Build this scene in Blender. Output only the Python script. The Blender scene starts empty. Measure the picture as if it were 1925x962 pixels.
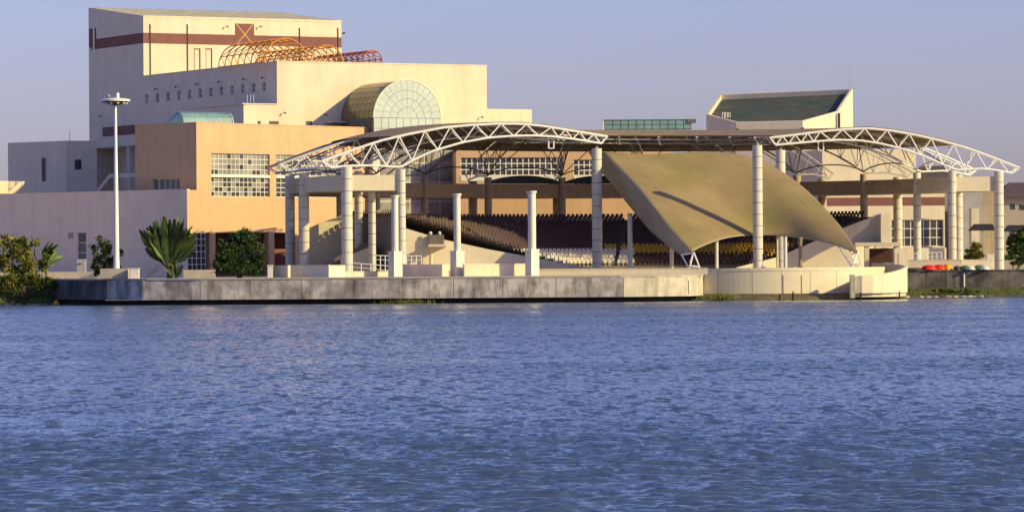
import bpy, math, random
import numpy as np
from mathutils import Vector, Matrix
random.seed(7); rng = np.random.default_rng(7)
SC = bpy.context.scene
COL = SC.collection
R = math.radians
# ------------------------------------------------------------------ camera
CAMZ, FPX, CX, HY, ROLL = 4.5, 7500.0, 962.5, 495.0, R(-0.4)
cam = bpy.data.cameras.new('camera'); camo = bpy.data.objects.new('camera', cam); COL.objects.link(camo)
cam.sensor_width = 36.0; cam.lens = FPX / 1925.0 * 36.0; cam.clip_start = 1.0; cam.clip_end = 9000.0
cam.shift_y = (HY - 481.0) / 1925.0
camo.matrix_world = Matrix.Translation((0, 0, CAMZ)) @ Matrix.Rotation(R(90), 4, 'X') @ Matrix.Rotation(ROLL, 4, 'Z')
SC.camera = camo
# ------------------------------------------------------------------ sky and sun
SUN_AZ, SUN_EL = R(23), R(23)          # azimuth measured from +X towards the camera
sdir = Vector((math.cos(SUN_AZ) * math.cos(SUN_EL), -math.sin(SUN_AZ) * math.cos(SUN_EL), math.sin(SUN_EL)))
world = bpy.data.worlds.new('World'); SC.world = world; world.use_nodes = True
wn = world.node_tree; wn.nodes.clear()
wo = wn.nodes.new('ShaderNodeOutputWorld'); bg = wn.nodes.new('ShaderNodeBackground')
sky = wn.nodes.new('ShaderNodeTexSky'); sky.sky_type = 'NISHITA'; sky.sun_disc = False
sky.sun_elevation = SUN_EL; sky.sun_rotation = math.atan2(sdir.x, sdir.y)
sky.air_density = 1.0; sky.dust_density = 1.0; sky.ozone_density = 3.5
tint = wn.nodes.new('ShaderNodeMix'); tint.data_type = 'RGBA'; tint.blend_type = 'MULTIPLY'
tint.inputs['Factor'].default_value = 1.0
tint.inputs['B'].default_value = (0.88, 0.745, 1.06, 1)
wn.links.new(sky.outputs[0], tint.inputs['A']); wn.links.new(tint.outputs['Result'], bg.inputs['Color'])
bg.inputs['Strength'].default_value = 0.087
wn.links.new(bg.outputs[0], wo.inputs['Surface'])
sl = bpy.data.lights.new('sun', 'SUN'); sl.energy = 3.1; sl.angle = R(0.6); sl.color = (1.0, 0.82, 0.36)
so = bpy.data.objects.new('sun', sl); COL.objects.link(so); so.rotation_euler = sdir.to_track_quat('Z', 'Y').to_euler()
SC.view_settings.view_transform = 'Standard'; SC.view_settings.look = 'None'
SC.view_settings.exposure = 0.8; SC.view_settings.gamma = 1.0; SC.view_settings.use_curve_mapping = False

# ------------------------------------------------------------------ pixel <-> world helpers (positions measured in the photograph at a real distance)
def ray(px, py):
    lx = (px - CX) / FPX; ly = (HY - py) / FPX
    c, s = math.cos(ROLL), math.sin(ROLL)
    return lx * c - ly * s, lx * s + ly * c
def P(px, py, Y):
    a, b = ray(px, py); return Vector((a * Y, Y, CAMZ + b * Y))
def proj(p):
    a, b = p[0] / p[1], (p[2] - CAMZ) / p[1]
    c, s = math.cos(-ROLL), math.sin(-ROLL)
    return CX + (a * c - b * s) * FPX, HY - (a * s + b * c) * FPX
def lerp(a, b, t): return a + (b - a) * t

# ------------------------------------------------------------------ materials
MATS = {}
def mat(name, col, rough=0.8, var=0.12, scale=1.2, bump=0.0, bscale=6.0, streak=0.0, streakcol=None, metal=0.0, spec=0.3, detail=5, two=None, twoscale=0.3, sscale=(1.6, 1.6, 0.09)):
    m = bpy.data.materials.new(name); m.use_nodes = True; nt = m.node_tree; N = nt.nodes; L = nt.links
    b = N['Principled BSDF']; b.inputs['Roughness'].default_value = rough; b.inputs['Metallic'].default_value = metal
    b.inputs['Specular IOR Level'].default_value = spec
    geo = N.new('ShaderNodeNewGeometry')
    n = N.new('ShaderNodeTexNoise'); n.inputs['Scale'].default_value = scale; n.inputs['Detail'].default_value = detail
    L.new(geo.outputs['Position'], n.inputs['Vector'])
    mr = N.new('ShaderNodeMapRange'); mr.inputs[1].default_value = 0.25; mr.inputs[2].default_value = 0.75
    mr.inputs[3].default_value = 1 - var; mr.inputs[4].default_value = 1 + var
    L.new(n.outputs['Fac'], mr.inputs[0])
    mx = N.new('ShaderNodeMix'); mx.data_type = 'RGBA'; mx.blend_type = 'MULTIPLY'; mx.inputs['Factor'].default_value = 1
    base = None
    if two:
        n2 = N.new('ShaderNodeTexNoise'); n2.inputs['Scale'].default_value = twoscale; n2.inputs['Detail'].default_value = 6
        L.new(geo.outputs['Position'], n2.inputs['Vector'])
        rp = N.new('ShaderNodeMapRange'); rp.inputs[1].default_value = 0.42; rp.inputs[2].default_value = 0.6
        L.new(n2.outputs['Fac'], rp.inputs[0])
        m2 = N.new('ShaderNodeMix'); m2.data_type = 'RGBA'
        L.new(rp.outputs[0], m2.inputs['Factor']); m2.inputs['A'].default_value = (*col, 1); m2.inputs['B'].default_value = (*two, 1)
        L.new(m2.outputs['Result'], mx.inputs['A'])
    else:
        mx.inputs['A'].default_value = (*col, 1)
    L.new(mr.outputs[0], mx.inputs['B'])
    out = mx.outputs['Result']
    if streak > 0:
        mp = N.new('ShaderNodeMapping'); mp.inputs['Scale'].default_value = sscale
        L.new(geo.outputs['Position'], mp.inputs['Vector'])
        n3 = N.new('ShaderNodeTexNoise'); n3.inputs['Scale'].default_value = 1.1; n3.inputs['Detail'].default_value = 7; n3.inputs['Roughness'].default_value = 0.65
        L.new(mp.outputs[0], n3.inputs['Vector'])
        r3 = N.new('ShaderNodeMapRange'); r3.inputs[1].default_value = 0.47; r3.inputs[2].default_value = 0.72; r3.inputs[3].default_value = 0; r3.inputs[4].default_value = streak
        L.new(n3.outputs['Fac'], r3.inputs[0])
        m3 = N.new('ShaderNodeMix'); m3.data_type = 'RGBA'
        L.new(r3.outputs[0], m3.inputs['Factor']); L.new(out, m3.inputs['A'])
        sc_ = streakcol or tuple(c * 0.45 for c in col); m3.inputs['B'].default_value = (*sc_, 1)
        out = m3.outputs['Result']
    L.new(out, b.inputs['Base Color'])
    if bump > 0:
        nb = N.new('ShaderNodeTexNoise'); nb.inputs['Scale'].default_value = bscale; nb.inputs['Detail'].default_value = 4
        L.new(geo.outputs['Position'], nb.inputs['Vector'])
        bp = N.new('ShaderNodeBump'); bp.inputs['Strength'].default_value = bump; bp.inputs['Distance'].default_value = 0.05
        L.new(nb.outputs['Fac'], bp.inputs['Height']); L.new(bp.outputs[0], b.inputs['Normal'])
    MATS[name] = m; return m
def glass(name, col, rough=0.12, spec=0.6, var=0.35, scale=0.5):
    return mat(name, col, rough=rough, var=var, scale=scale, spec=spec)
mat('cream', (0.70, 0.61, 0.445), 0.85, 0.09, 0.25, streak=0.4, sscale=(0.7, 0.7, 0.07), streakcol=(0.50, 0.43, 0.33))
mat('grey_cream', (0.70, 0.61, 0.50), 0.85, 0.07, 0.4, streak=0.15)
mat('podium', (0.85, 0.67, 0.52), 0.85, 0.06, 0.4, bump=0.2, bscale=3, streak=0.22, sscale=(0.6, 0.6, 0.07))
mat('orange_tile', (0.60, 0.395, 0.225), 0.75, 0.07, 0.5, streak=0.35, streakcol=(0.42, 0.26, 0.15), sscale=(0.9, 0.9, 0.08))
mat('maroon', (0.20, 0.085, 0.075), 0.8, 0.12, 0.8)
mat('stripe_dots', (0.62, 0.37, 0.14), 0.7, 0.15, 2)
mat('rooftop_metal', (0.66, 0.60, 0.40), 0.6, 0.2, 0.5, streak=0.15)
mat('roof_green', (0.055, 0.085, 0.055), 0.8, 0.35, 0.5, two=(0.09, 0.08, 0.055), twoscale=0.25)
mat('roof_flat', (0.3, 0.28, 0.25), 0.9, 0.2, 0.5)
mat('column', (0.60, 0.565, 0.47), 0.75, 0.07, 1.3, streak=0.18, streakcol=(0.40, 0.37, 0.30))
mat('column_core', (0.16, 0.15, 0.13), 0.9, 0.1, 1)
mat('white_paint', (0.70, 0.66, 0.57), 0.5, 0.05, 1.0, streak=0.10)
mat('white_steel', (0.80, 0.79, 0.74), 0.4, 0.05, 2)
mat('grey_steel', (0.30, 0.29, 0.27), 0.5, 0.15, 2)
mat('dark_steel', (0.06, 0.055, 0.055), 0.6, 0.2, 2)
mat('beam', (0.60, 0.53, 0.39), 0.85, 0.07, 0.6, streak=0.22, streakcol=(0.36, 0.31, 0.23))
mat('canopy_brown', (0.30, 0.225, 0.145), 0.8, 0.12, 0.5, streak=0.25)
mat('membrane', (0.305, 0.222, 0.105), 0.8, 0.16, 0.22, two=(0.27, 0.215, 0.08), twoscale=0.12, bump=0.5, bscale=0.9)
mat('membrane_grey', (0.34, 0.31, 0.25), 0.8, 0.10, 0.3)
mat('quay', (0.54, 0.50, 0.455), 0.92, 0.30, 1.1, bump=0.6, bscale=5, streak=0.9, streakcol=(0.06, 0.057, 0.055), two=(0.29, 0.268, 0.25), twoscale=0.28, detail=8, sscale=(0.8, 0.8, 0.22))
mat('quay_dark', (0.17, 0.155, 0.148), 0.95, 0.3, 1.4, bump=0.6, bscale=5, streak=0.8, streakcol=(0.035, 0.033, 0.035), two=(0.075, 0.07, 0.068), twoscale=0.3, detail=8)
mat('quay_clean', (0.52, 0.475, 0.375), 0.9, 0.16, 1.2, bump=0.4, bscale=5, streak=0.75, streakcol=(0.17, 0.16, 0.11), detail=8, sscale=(0.7, 0.7, 0.25))
mat('quay_top', (0.42, 0.37, 0.31), 0.9, 0.15, 0.8)
mat('deep_dark', (0.03, 0.028, 0.026), 0.95, 0.3, 1)
mat('stage', (0.70, 0.62, 0.44), 0.85, 0.06, 0.7, streak=0.3, streakcol=(0.48, 0.40, 0.26))
mat('plaza', (0.60, 0.52, 0.40), 0.9, 0.15, 0.3, two=(0.52, 0.45, 0.34), twoscale=0.1)
mat('soil', (0.10, 0.085, 0.05), 0.95, 0.3, 1.2, two=(0.07, 0.10, 0.03), twoscale=0.5, bump=0.8, bscale=3)
mat('mud', (0.13, 0.10, 0.065), 0.95, 0.35, 1.6, two=(0.10, 0.10, 0.045), twoscale=0.9, bump=0.8, bscale=3)
mat('grass', (0.10, 0.15, 0.022), 0.8, 0.45, 0.8, two=(0.17, 0.17, 0.03), twoscale=0.5)
mat('stone', (0.45, 0.42, 0.36), 0.9, 0.25, 2.0, bump=0.5)
mat('stone_warm', (0.36, 0.22, 0.12), 0.9, 0.3, 2.0, bump=0.5)
mat('yellow_float', (0.70, 0.40, 0.03), 0.5, 0.1, 2)
mat('leaf_a', (0.11, 0.145, 0.022), 0.6, 0.5, 1.5, two=(0.22, 0.20, 0.03), twoscale=0.55)
mat('leaf_b', (0.07, 0.13, 0.025), 0.55, 0.4, 1.5, two=(0.09, 0.13, 0.02), twoscale=0.7)
mat('leaf_dark', (0.030, 0.062, 0.016), 0.6, 0.45, 1.2, two=(0.05, 0.085, 0.015), twoscale=0.5)
mat('leaf_palm', (0.022, 0.046, 0.014), 0.55, 0.4, 0.8, two=(0.048, 0.070, 0.016), twoscale=0.5)
mat('leaf_yellow', (0.22, 0.17, 0.03), 0.55, 0.3, 0.8)
mat('leaf_dry', (0.16, 0.10, 0.05), 0.8, 0.3, 0.8)
mat('bark', (0.12, 0.09, 0.06), 0.9, 0.3, 3)
mat('petiole', (0.16, 0.15, 0.05), 0.7, 0.2, 2)
glass('pane_dark', (0.045, 0.05, 0.06), 0.1, 0.7)
glass('pane_grey', (0.26, 0.26, 0.235), 0.14, 0.7, var=0.5, scale=0.35)
glass('pane_pale', (0.46, 0.55, 0.49), 0.22, 0.5, 0.10, 0.3)
glass('pane_brown', (0.16, 0.125, 0.055), 0.18, 0.5, 0.3, 0.4)
glass('pane_teal', (0.17, 0.30, 0.30), 0.2, 0.6, 0.3, 0.4)
mat('mullion_white', (0.74, 0.71, 0.62), 0.6, 0.06, 1)
mat('mullion_dark', (0.13, 0.14, 0.12), 0.6, 0.1, 1)
mat('orange_steel', (0.62, 0.25, 0.03), 0.5, 0.15, 1.5)
mat('red_steel', (0.45, 0.13, 0.07), 0.5, 0.15, 1.5)
mat('seat_white', (0.72, 0.66, 0.52), 0.5, 0.1, 2)
mat('beam_shaded', (0.42, 0.32, 0.21), 0.85, 0.12, 0.6, streak=0.25)  # browner copy of beam: canopy shade put into the colour of the middle bays
mat('column_shaded', (0.42, 0.345, 0.25), 0.8, 0.1, 1.0, streak=0.2)  # back columns under the canopy, its shade mixed into a darker base colour
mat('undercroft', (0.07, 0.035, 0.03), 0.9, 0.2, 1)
mat('arch_blue', (0.03, 0.035, 0.06), 0.6, 0.2, 1)
mat('seat_yellow', (0.50, 0.30, 0.03), 0.5, 0.1, 2)
mat('seat_maroon', (0.06, 0.03, 0.034), 0.6, 0.2, 1)
mat('stand', (0.17, 0.145, 0.12), 0.9, 0.15, 0.8, streak=0.2)
mat('red_hull', (0.72, 0.03, 0.012), 0.4, 0.08, 1)
mat('yellow_hull', (0.75, 0.42, 0.02), 0.4, 0.08, 1)
mat('green_hull', (0.08, 0.26, 0.09), 0.45, 0.1, 1)
mat('white_hull', (0.7, 0.68, 0.62), 0.45, 0.08, 1)
mat('dark_hull', (0.08, 0.05, 0.05), 0.6, 0.1, 1)
mat('blue_grey_wall', (0.34, 0.34, 0.36), 0.85, 0.1, 0.6)
mat('tan_panel', (0.50, 0.42, 0.28), 0.7, 0.1, 0.8)
mat('dark_canvas', (0.03, 0.025, 0.035), 0.8, 0.2, 1)
mat('dark_roof', (0.10, 0.075, 0.075), 0.8, 0.25, 1)
mat('house_wall', (0.38, 0.33, 0.28), 0.85, 0.1, 0.8)

# ------------------------------------------------------------------ mesh helpers
class MB:
    def __init__(s): s.v = []; s.f = []; s.m = []
    def add(s, vs, fs, mi=0):
        o = len(s.v); s.v += [tuple(v) for v in vs]
        for f in fs: s.f.append(tuple(i + o for i in f)); s.m.append(mi)
        return s
    def quad(s, a, b, c, d, mi=0): return s.add([a, b, c, d], [(0, 1, 2, 3)], mi)
    def hexa(s, p, mi=0):   # p: 4 bottom, 4 top
        return s.add(p, [(3, 2, 1, 0), (4, 5, 6, 7), (0, 1, 5, 4), (1, 2, 6, 5), (2, 3, 7, 6), (3, 0, 4, 7)], mi)
    def box(s, x0, x1, y0, y1, z0, z1, mi=0):
        return s.hexa([(x0, y0, z0), (x1, y0, z0), (x1, y1, z0), (x0, y1, z0), (x0, y0, z1), (x1, y0, z1), (x1, y1, z1), (x0, y1, z1)], mi)
    def obox(s, c, u, w, h, d, z0=None, mi=0):
        """box centred at c (x,y), long direction u (2d unit), width w along u, depth d across, from c.z up by h"""
        u = Vector((u[0], u[1], 0)).normalized(); n = Vector((-u.y, u.x, 0)); c = Vector(c)
        pts = []
        for zz in (0, h):
            for a, b in ((-1, -1), (1, -1), (1, 1), (-1, 1)):
                q = c + u * (a * w / 2) + n * (b * d / 2); pts.append((q.x, q.y, c.z + zz))
        return s.hexa(pts, mi)
    def prism(s, poly, z0, z1, mi=0, cap=True):
        n = len(poly); z1s = z1 if hasattr(z1, '__len__') else [z1] * n; z0s = z0 if hasattr(z0, '__len__') else [z0] * n
        vs = [(p[0], p[1], z0s[i]) for i, p in enumerate(poly)] + [(p[0], p[1], z1s[i]) for i, p in enumerate(poly)]
        fs = [(i, (i + 1) % n, n + (i + 1) % n, n + i) for i in range(n)]
        if cap: fs += [tuple(range(n, 2 * n)), tuple(reversed(range(n)))]
        return s.add(vs, fs, mi)
    def tube(s, a, b, r, n=6, r2=None, mi=0, caps=True):
        a = Vector(a); b = Vector(b); d = b - a
        if d.length < 1e-6: return s
        d.normalize(); q = d.to_track_quat('Z', 'Y'); r2 = r if r2 is None else r2
        x = q @ Vector((1, 0, 0)); y = q @ Vector((0, 1, 0)); vs = []
        for c, rr in ((a, r), (b, r2)):
            for k in range(n):
                t = 2 * math.pi * k / n; vs.append(c + x * (math.cos(t) * rr) + y * (math.sin(t) * rr))
        fs = [(k, (k + 1) % n, n + (k + 1) % n, n + k) for k in range(n)]
        if caps: fs += [tuple(range(n, 2 * n)), tuple(reversed(range(n)))]
        return s.add(vs, fs, mi)
    def chain(s, pts, r, n=6, mi=0):
        for a, b in zip(pts[:-1], pts[1:]): s.tube(a, b, r, n, mi=mi)
        return s
    def lathe(s, c, prof, n=20, mi=0):
        vs = []
        for r, z in prof:
            for k in range(n):
                t = 2 * math.pi * k / n; vs.append((c[0] + r * math.cos(t), c[1] + r * math.sin(t), c[2] + z))
        fs = []
        for j in range(len(prof) - 1):
            for k in range(n): fs.append((j * n + k, j * n + (k + 1) % n, (j + 1) * n + (k + 1) % n, (j + 1) * n + k))
        fs += [tuple(range((len(prof) - 1) * n, len(prof) * n)), tuple(reversed(range(n)))]
        return s.add(vs, fs, mi)
    def grid(s, rows, mi=0):
        nu = len(rows[0]); o = []
        for r_ in rows: o += list(r_)
        fs = [(j * nu + i, j * nu + i + 1, (j + 1) * nu + i + 1, (j + 1) * nu + i) for j in range(len(rows) - 1) for i in range(nu - 1)]
        return s.add(o, fs, mi)
    def mesh(s, name, mats, origin=(0, 0, 0), smooth=False):
        me = bpy.data.meshes.new(name); o = Vector(origin)
        me.from_pydata([(v[0] - o.x, v[1] - o.y, v[2] - o.z) for v in s.v], [], s.f)
        for m in (mats if isinstance(mats, (list, tuple)) else [mats]): me.materials.append(MATS[m])
        if any(s.m): me.polygons.foreach_set('material_index', s.m)
        if smooth:
            me.polygons.foreach_set('use_smooth', [True] * len(me.polygons))
            try: me.set_sharp_from_angle(angle=R(38))
            except Exception: pass
        me.update(); return me
    def build(s, name, mats, parent=None, smooth=False, origin=None):
        if parent is not None: org = WORG[parent.name]
        elif origin is not None: org = Vector(origin)
        else:
            a = np.array(s.v); org = Vector(((a[:, 0].min() + a[:, 0].max()) / 2, (a[:, 1].min() + a[:, 1].max()) / 2, a[:, 2].min()))
        ob = bpy.data.objects.new(name, s.mesh(name, mats, org, smooth)); COL.objects.link(ob)
        if parent is not None: ob.parent = parent; WORG[ob.name] = org.copy()
        else: ob.location = org; WORG[ob.name] = org.copy()
        return ob
WORG = {}
def thing(name, label, cat, loc, group=None):
    o = bpy.data.objects.new(name, None); COL.objects.link(o); o.empty_display_size = 0.5
    o.location = loc; WORG[o.name] = Vector(loc); o['label'] = label; o['category'] = cat
    if group: o['group'] = group
    return o
def tag(o, label, cat, group=None):
    o['label'] = label; o['category'] = cat
    if group: o['group'] = group
    return o
def struct(o, kind='structure'): o['kind'] = kind; return o
def inst(name, me, parent, loc, rz=0.0, scale=None, rot=None):
    """an object sharing mesh data, at world location loc"""
    o = bpy.data.objects.new(name, me); COL.objects.link(o); base = WORG[parent.name] if parent else Vector((0, 0, 0))
    o.parent = parent; o.location = Vector(loc) - base
    o.rotation_euler = rot if rot else (0, 0, rz)
    if scale: o.scale = scale
    WORG[o.name] = Vector(loc); return o
class Wall:
    """a vertical plane: p0 (x,y), direction d pointing right as the camera sees it; n points out to the camera"""
    def __init__(s, p0, d):
        s.p = Vector((p0[0], p0[1])); s.d = Vector((d[0], d[1])).normalized(); s.n = Vector((s.d.y, -s.d.x)); s.rz = math.atan2(s.d.y, s.d.x)
    def s_at(s, px, py=300):
        a, b = ray(px, py); return (a * s.p.y - s.p.x) / (s.d.x - a * s.d.y)
    def at(s, px, py):
        q = s.s_at(px, py); a, b = ray(px, py); return q, CAMZ + b * (s.p.y + s.d.y * q)
    def pt(s, q, z, out=0.0):
        return Vector((s.p.x + s.d.x * q + s.n.x * out, s.p.y + s.d.y * q + s.n.y * out, z))
    def xy(s, q, out=0.0):
        v = s.pt(q, 0, out); return (v.x, v.y)
    def rect(s, px0, px1, py0, py1):
        pm, qm = (px0 + px1) / 2, (py0 + py1) / 2
        return s.s_at(px0, qm), s.s_at(px1, qm), s.at(pm, py1)[1], s.at(pm, py0)[1]    # s0 s1 z0 z1
    def slab(s, mb, s0, s1, z0, z1, o0, o1, mi=0):
        p = [s.pt(s0, z0, o1), s.pt(s1, z0, o1), s.pt(s1, z0, o0), s.pt(s0, z0, o0), s.pt(s0, z1, o1), s.pt(s1, z1, o1), s.pt(s1, z1, o0), s.pt(s0, z1, o0)]
        return mb.hexa(p, mi)
    def facade(s, mb, s0, s1, z0, z1, holes=(), depth=0.35, mi=0):
        """a wall face with real openings and reveals"""
        ss = sorted(set([s0, s1] + [h[i] for h in holes for i in (0, 1)])); zs = sorted(set([z0, z1] + [h[i] for h in holes for i in (2, 3)]))
        for a, b in zip(ss[:-1], ss[1:]):
            for c, d in zip(zs[:-1], zs[1:]):
                ms, mz = (a + b) / 2, (c + d) / 2
                if any(h[0] < ms < h[1] and h[2] < mz < h[3] for h in holes): continue
                mb.quad(s.pt(a, c), s.pt(b, c), s.pt(b, d), s.pt(a, d), mi)
        for a, b, c, d in holes:
            mb.quad(s.pt(a, c), s.pt(b, c), s.pt(b, c, -depth), s.pt(a, c, -depth), mi)
            mb.quad(s.pt(a, d, -depth), s.pt(b, d, -depth), s.pt(b, d), s.pt(a, d), mi)
            mb.quad(s.pt(a, c), s.pt(a, c, -depth), s.pt(a, d, -depth), s.pt(a, d), mi)
            mb.quad(s.pt(b, c, -depth), s.pt(b, c), s.pt(b, d), s.pt(b, d, -depth), mi)
PANE = {}
def unit_pane(m):
    if m not in PANE:
        PANE[m] = MB().box(0, 1, -0.015, 0.015, 0, 1).mesh('pane', m)
    return PANE[m]
def window(par, w, h, ncol, nrow, depth=0.3, pane='pane_grey', frame='mullion_white', mw=0.07, name='window', jitter=0.012, dark=0.0):
    """window part set in a wall opening h=(s0,s1,z0,z1): frame (own mesh), each pane a sub-part"""
    s0, s1, z0, z1 = h; mb = MB(); fo, fi = -depth + 0.10, -depth - 0.02
    for i in range(ncol + 1):
        q = lerp(s0, s1, i / ncol); ww = mw if 0 < i < ncol else mw * 1.5
        w.slab(mb, max(s0, q - ww / 2), min(s1, q + ww / 2), z0, z1, fi, fo)
    for j in range(nrow + 1):
        z = lerp(z0, z1, j / nrow); ww = mw if 0 < j < nrow else mw * 1.5
        w.slab(mb, s0 + 0.001, s1 - 0.001, max(z0, z - ww / 2), min(z1, z + ww / 2), fi + 0.004, fo - 0.006)
    fr = mb.build(name, frame, par)
    for i in range(ncol):
        for j in range(nrow):
            a, b = lerp(s0, s1, i / ncol), lerp(s0, s1, (i + 1) / ncol); c, d = lerp(z0, z1, j / nrow), lerp(z0, z1, (j + 1) / nrow)
            pm = unit_pane('pane_dark' if random.random() < dark else pane)
            o = inst('pane', pm, fr, w.pt(a, c, -depth + 0.03), rot=(random.uniform(-jitter, jitter), 0, w.rz + random.uniform(-jitter, jitter)), scale=(b - a, 1, d - c))
    return fr

# ================================================================== WATER
def water():
    ys = 1.0 / np.linspace(1 / 58.0, 1 / 525.0, 640)
    core = np.linspace(-0.150, 0.150, 430)
    side = np.array([0.16, 0.18, 0.22, 0.30, 0.5, 0.9, 1.8, 4.0, 9.0])
    us = np.concatenate([-side[::-1], core, side])
    Yg, Ug = np.meshgrid(ys, us, indexing='ij'); X = Ug * Yg; Y = Yg.copy()
    dy = np.abs(np.gradient(ys))[:, None]; Z = np.zeros_like(X)
    for k in range(70):
        lam = 0.22 * (6.0 ** rng.random()); th = rng.normal(0, 0.6) + 0.15
        kx, ky = math.sin(th), math.cos(th); amp = 0.0080 * lam ** 0.85 * rng.uniform(0.6, 1.3); ph = rng.uniform(0, 6.28)
        lamy = lam / max(0.25, abs(ky))
        wgt = np.clip((lamy / dy - 2.5) / 3.0, 0, 1)
        arg = 2 * math.pi / lam * (kx * X + ky * Y) + ph + 0.8 * np.sin(X * 0.31 + k) + 0.8 * np.sin(Y * 0.23 + 1.7 * k)
        s_ = np.sin(arg); Z += amp * wgt * (s_ + 0.35 * (s_ * s_ - 0.5))
    edge = np.clip((0.152 - np.abs(Ug)) / 0.01, 0, 1); Z *= edge
    nr, nc = X.shape
    # behind and around the camera: a flat apron
    V = np.stack([X, Y, Z], -1).reshape(-1, 3)
    idx = np.arange(nr * nc).reshape(nr, nc)
    F = np.stack([idx[:-1, :-1], idx[:-1, 1:], idx[1:, 1:], idx[1:, :-1]], -1).reshape(-1, 4)
    xs0, xs1 = X[0, 0], X[0, -1]
    extra = np.array([[xs0, -400, 0], [xs1, -400, 0]]); n0 = len(V)
    V = np.vstack([V, extra])
    me = bpy.data.meshes.new('water')
    me.vertices.add(len(V)); me.vertices.foreach_set('co', V.astype(np.float32).ravel())
    tri = np.concatenate([F.ravel(), np.array(list(idx[0, ::-1]) + [n0, n0 + 1])])
    starts = np.concatenate([np.arange(len(F)) * 4, [len(F) * 4]])
    me.loops.add(len(tri)); me.loops.foreach_set('vertex_index', tri.astype(np.int32))
    me.polygons.add(len(starts)); me.polygons.foreach_set('loop_start', starts.astype(np.int32))
    me.polygons.foreach_set('use_smooth', [True] * len(starts))
    me.update(calc_edges=True); me.validate()
    m = bpy.data.materials.new('lake_water'); m.use_nodes = True; nt = m.node_tree; N = nt.nodes; L = nt.links; b = N['Principled BSDF']
    b.inputs['Base Color'].default_value = (0.052, 0.088, 0.165, 1); b.inputs['Roughness'].default_value = 0.08; b.inputs['IOR'].default_value = 1.333
    geo = N.new('ShaderNodeNewGeometry')
    def noise(sc, scale, det, rough=0.55):
        mp = N.new('ShaderNodeMapping'); mp.inputs['Scale'].default_value = sc; mp.inputs['Rotation'].default_value = (0, 0, 0.12); L.new(geo.outputs['Position'], mp.inputs['Vector'])
        n = N.new('ShaderNodeTexNoise'); n.inputs['Scale'].default_value = scale; n.inputs['Detail'].default_value = det; n.inputs['Roughness'].default_value = rough
        L.new(mp.outputs[0], n.inputs['Vector']); return n
    n2 = noise((0.010, 0.040, 1), 1.0, 4)
    st = N.new('ShaderNodeMapRange'); st.inputs[1].default_value = 0.35; st.inputs[2].default_value = 0.65; st.inputs[3].default_value = 0.5; st.inputs[4].default_value = 1.25
    L.new(n2.outputs['Fac'], st.inputs[0])
    acc = None
    for sc, scale, det, amp in (((1.0, 0.26, 1), 1.9, 6, 1.35), ((1.4, 0.8, 1), 3.2, 4, 0.9)):
        nn = noise(sc, scale, det, 0.6)
        sub = N.new('ShaderNodeVectorMath'); sub.operation = 'SUBTRACT'; sub.inputs[1].default_value = (0.5, 0.5, 0.5); L.new(nn.outputs['Color'], sub.inputs[0])
        ab = N.new('ShaderNodeVectorMath'); ab.operation = 'ABSOLUTE'; L.new(sub.outputs[0], ab.inputs[0])
        m1 = N.new('ShaderNodeVectorMath'); m1.operation = 'MULTIPLY'; m1.inputs[1].default_value = (amp * 0.6, amp * 0.45, 0); L.new(sub.outputs[0], m1.inputs[0])
        mu = N.new('ShaderNodeVectorMath'); mu.operation = 'MULTIPLY_ADD'; mu.inputs[1].default_value = (0, -amp, 0); L.new(ab.outputs[0], mu.inputs[0]); L.new(m1.outputs[0], mu.inputs[2])
        if acc is None: acc = mu
        else:
            ad = N.new('ShaderNodeVectorMath'); ad.operation = 'ADD'; L.new(acc.outputs[0], ad.inputs[0]); L.new(mu.outputs[0], ad.inputs[1]); acc = ad
    sc_ = N.new('ShaderNodeVectorMath'); sc_.operation = 'SCALE'; L.new(acc.outputs[0], sc_.inputs[0]); L.new(st.outputs[0], sc_.inputs['Scale'])
    an_ = N.new('ShaderNodeVectorMath'); an_.operation = 'ADD'; L.new(sc_.outputs[0], an_.inputs[0]); L.new(geo.outputs['Normal'], an_.inputs[1])
    no_ = N.new('ShaderNodeVectorMath'); no_.operation = 'NORMALIZE'; L.new(an_.outputs[0], no_.inputs[0])
    L.new(no_.outputs[0], b.inputs['Normal'])
    me.materials.append(m)
    o = bpy.data.objects.new('water', me); COL.objects.link(o); struct(o)
water()

# ================================================================== GROUND
ZP = 3.0
def pxy(px, Y): return (ray(px, 500)[0] * Y, Y)
quay_line = [(95, 476), (160, 465), (262, 459), (380, 457.6), (567, 456.8), (757, 456.2), (960, 456.2), (1172, 457), (1240, 458.6), (1290, 461), (1313, 464), (1322, 468)]
qp = [pxy(*q) for q in quay_line]
shore = [(-1500, 520), (-160, 500), pxy(-40, 492), pxy(60, 487)] + [(x, y + 0.6) for x, y in qp[0:]] + [pxy(1323, 481), pxy(1700, 492), pxy(1712, 497.2), pxy(1930, 497.6), (110, 500), (1500, 540)]
mb = MB(); n = len(shore)
far = [(1500, 6000), (-1500, 6000)]
mb.add([(x, y, ZP) for x, y in shore + far], [tuple(range(n + 2))])
struct(mb.build('ground', 'plaza', origin=(0, 600, ZP)))
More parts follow.
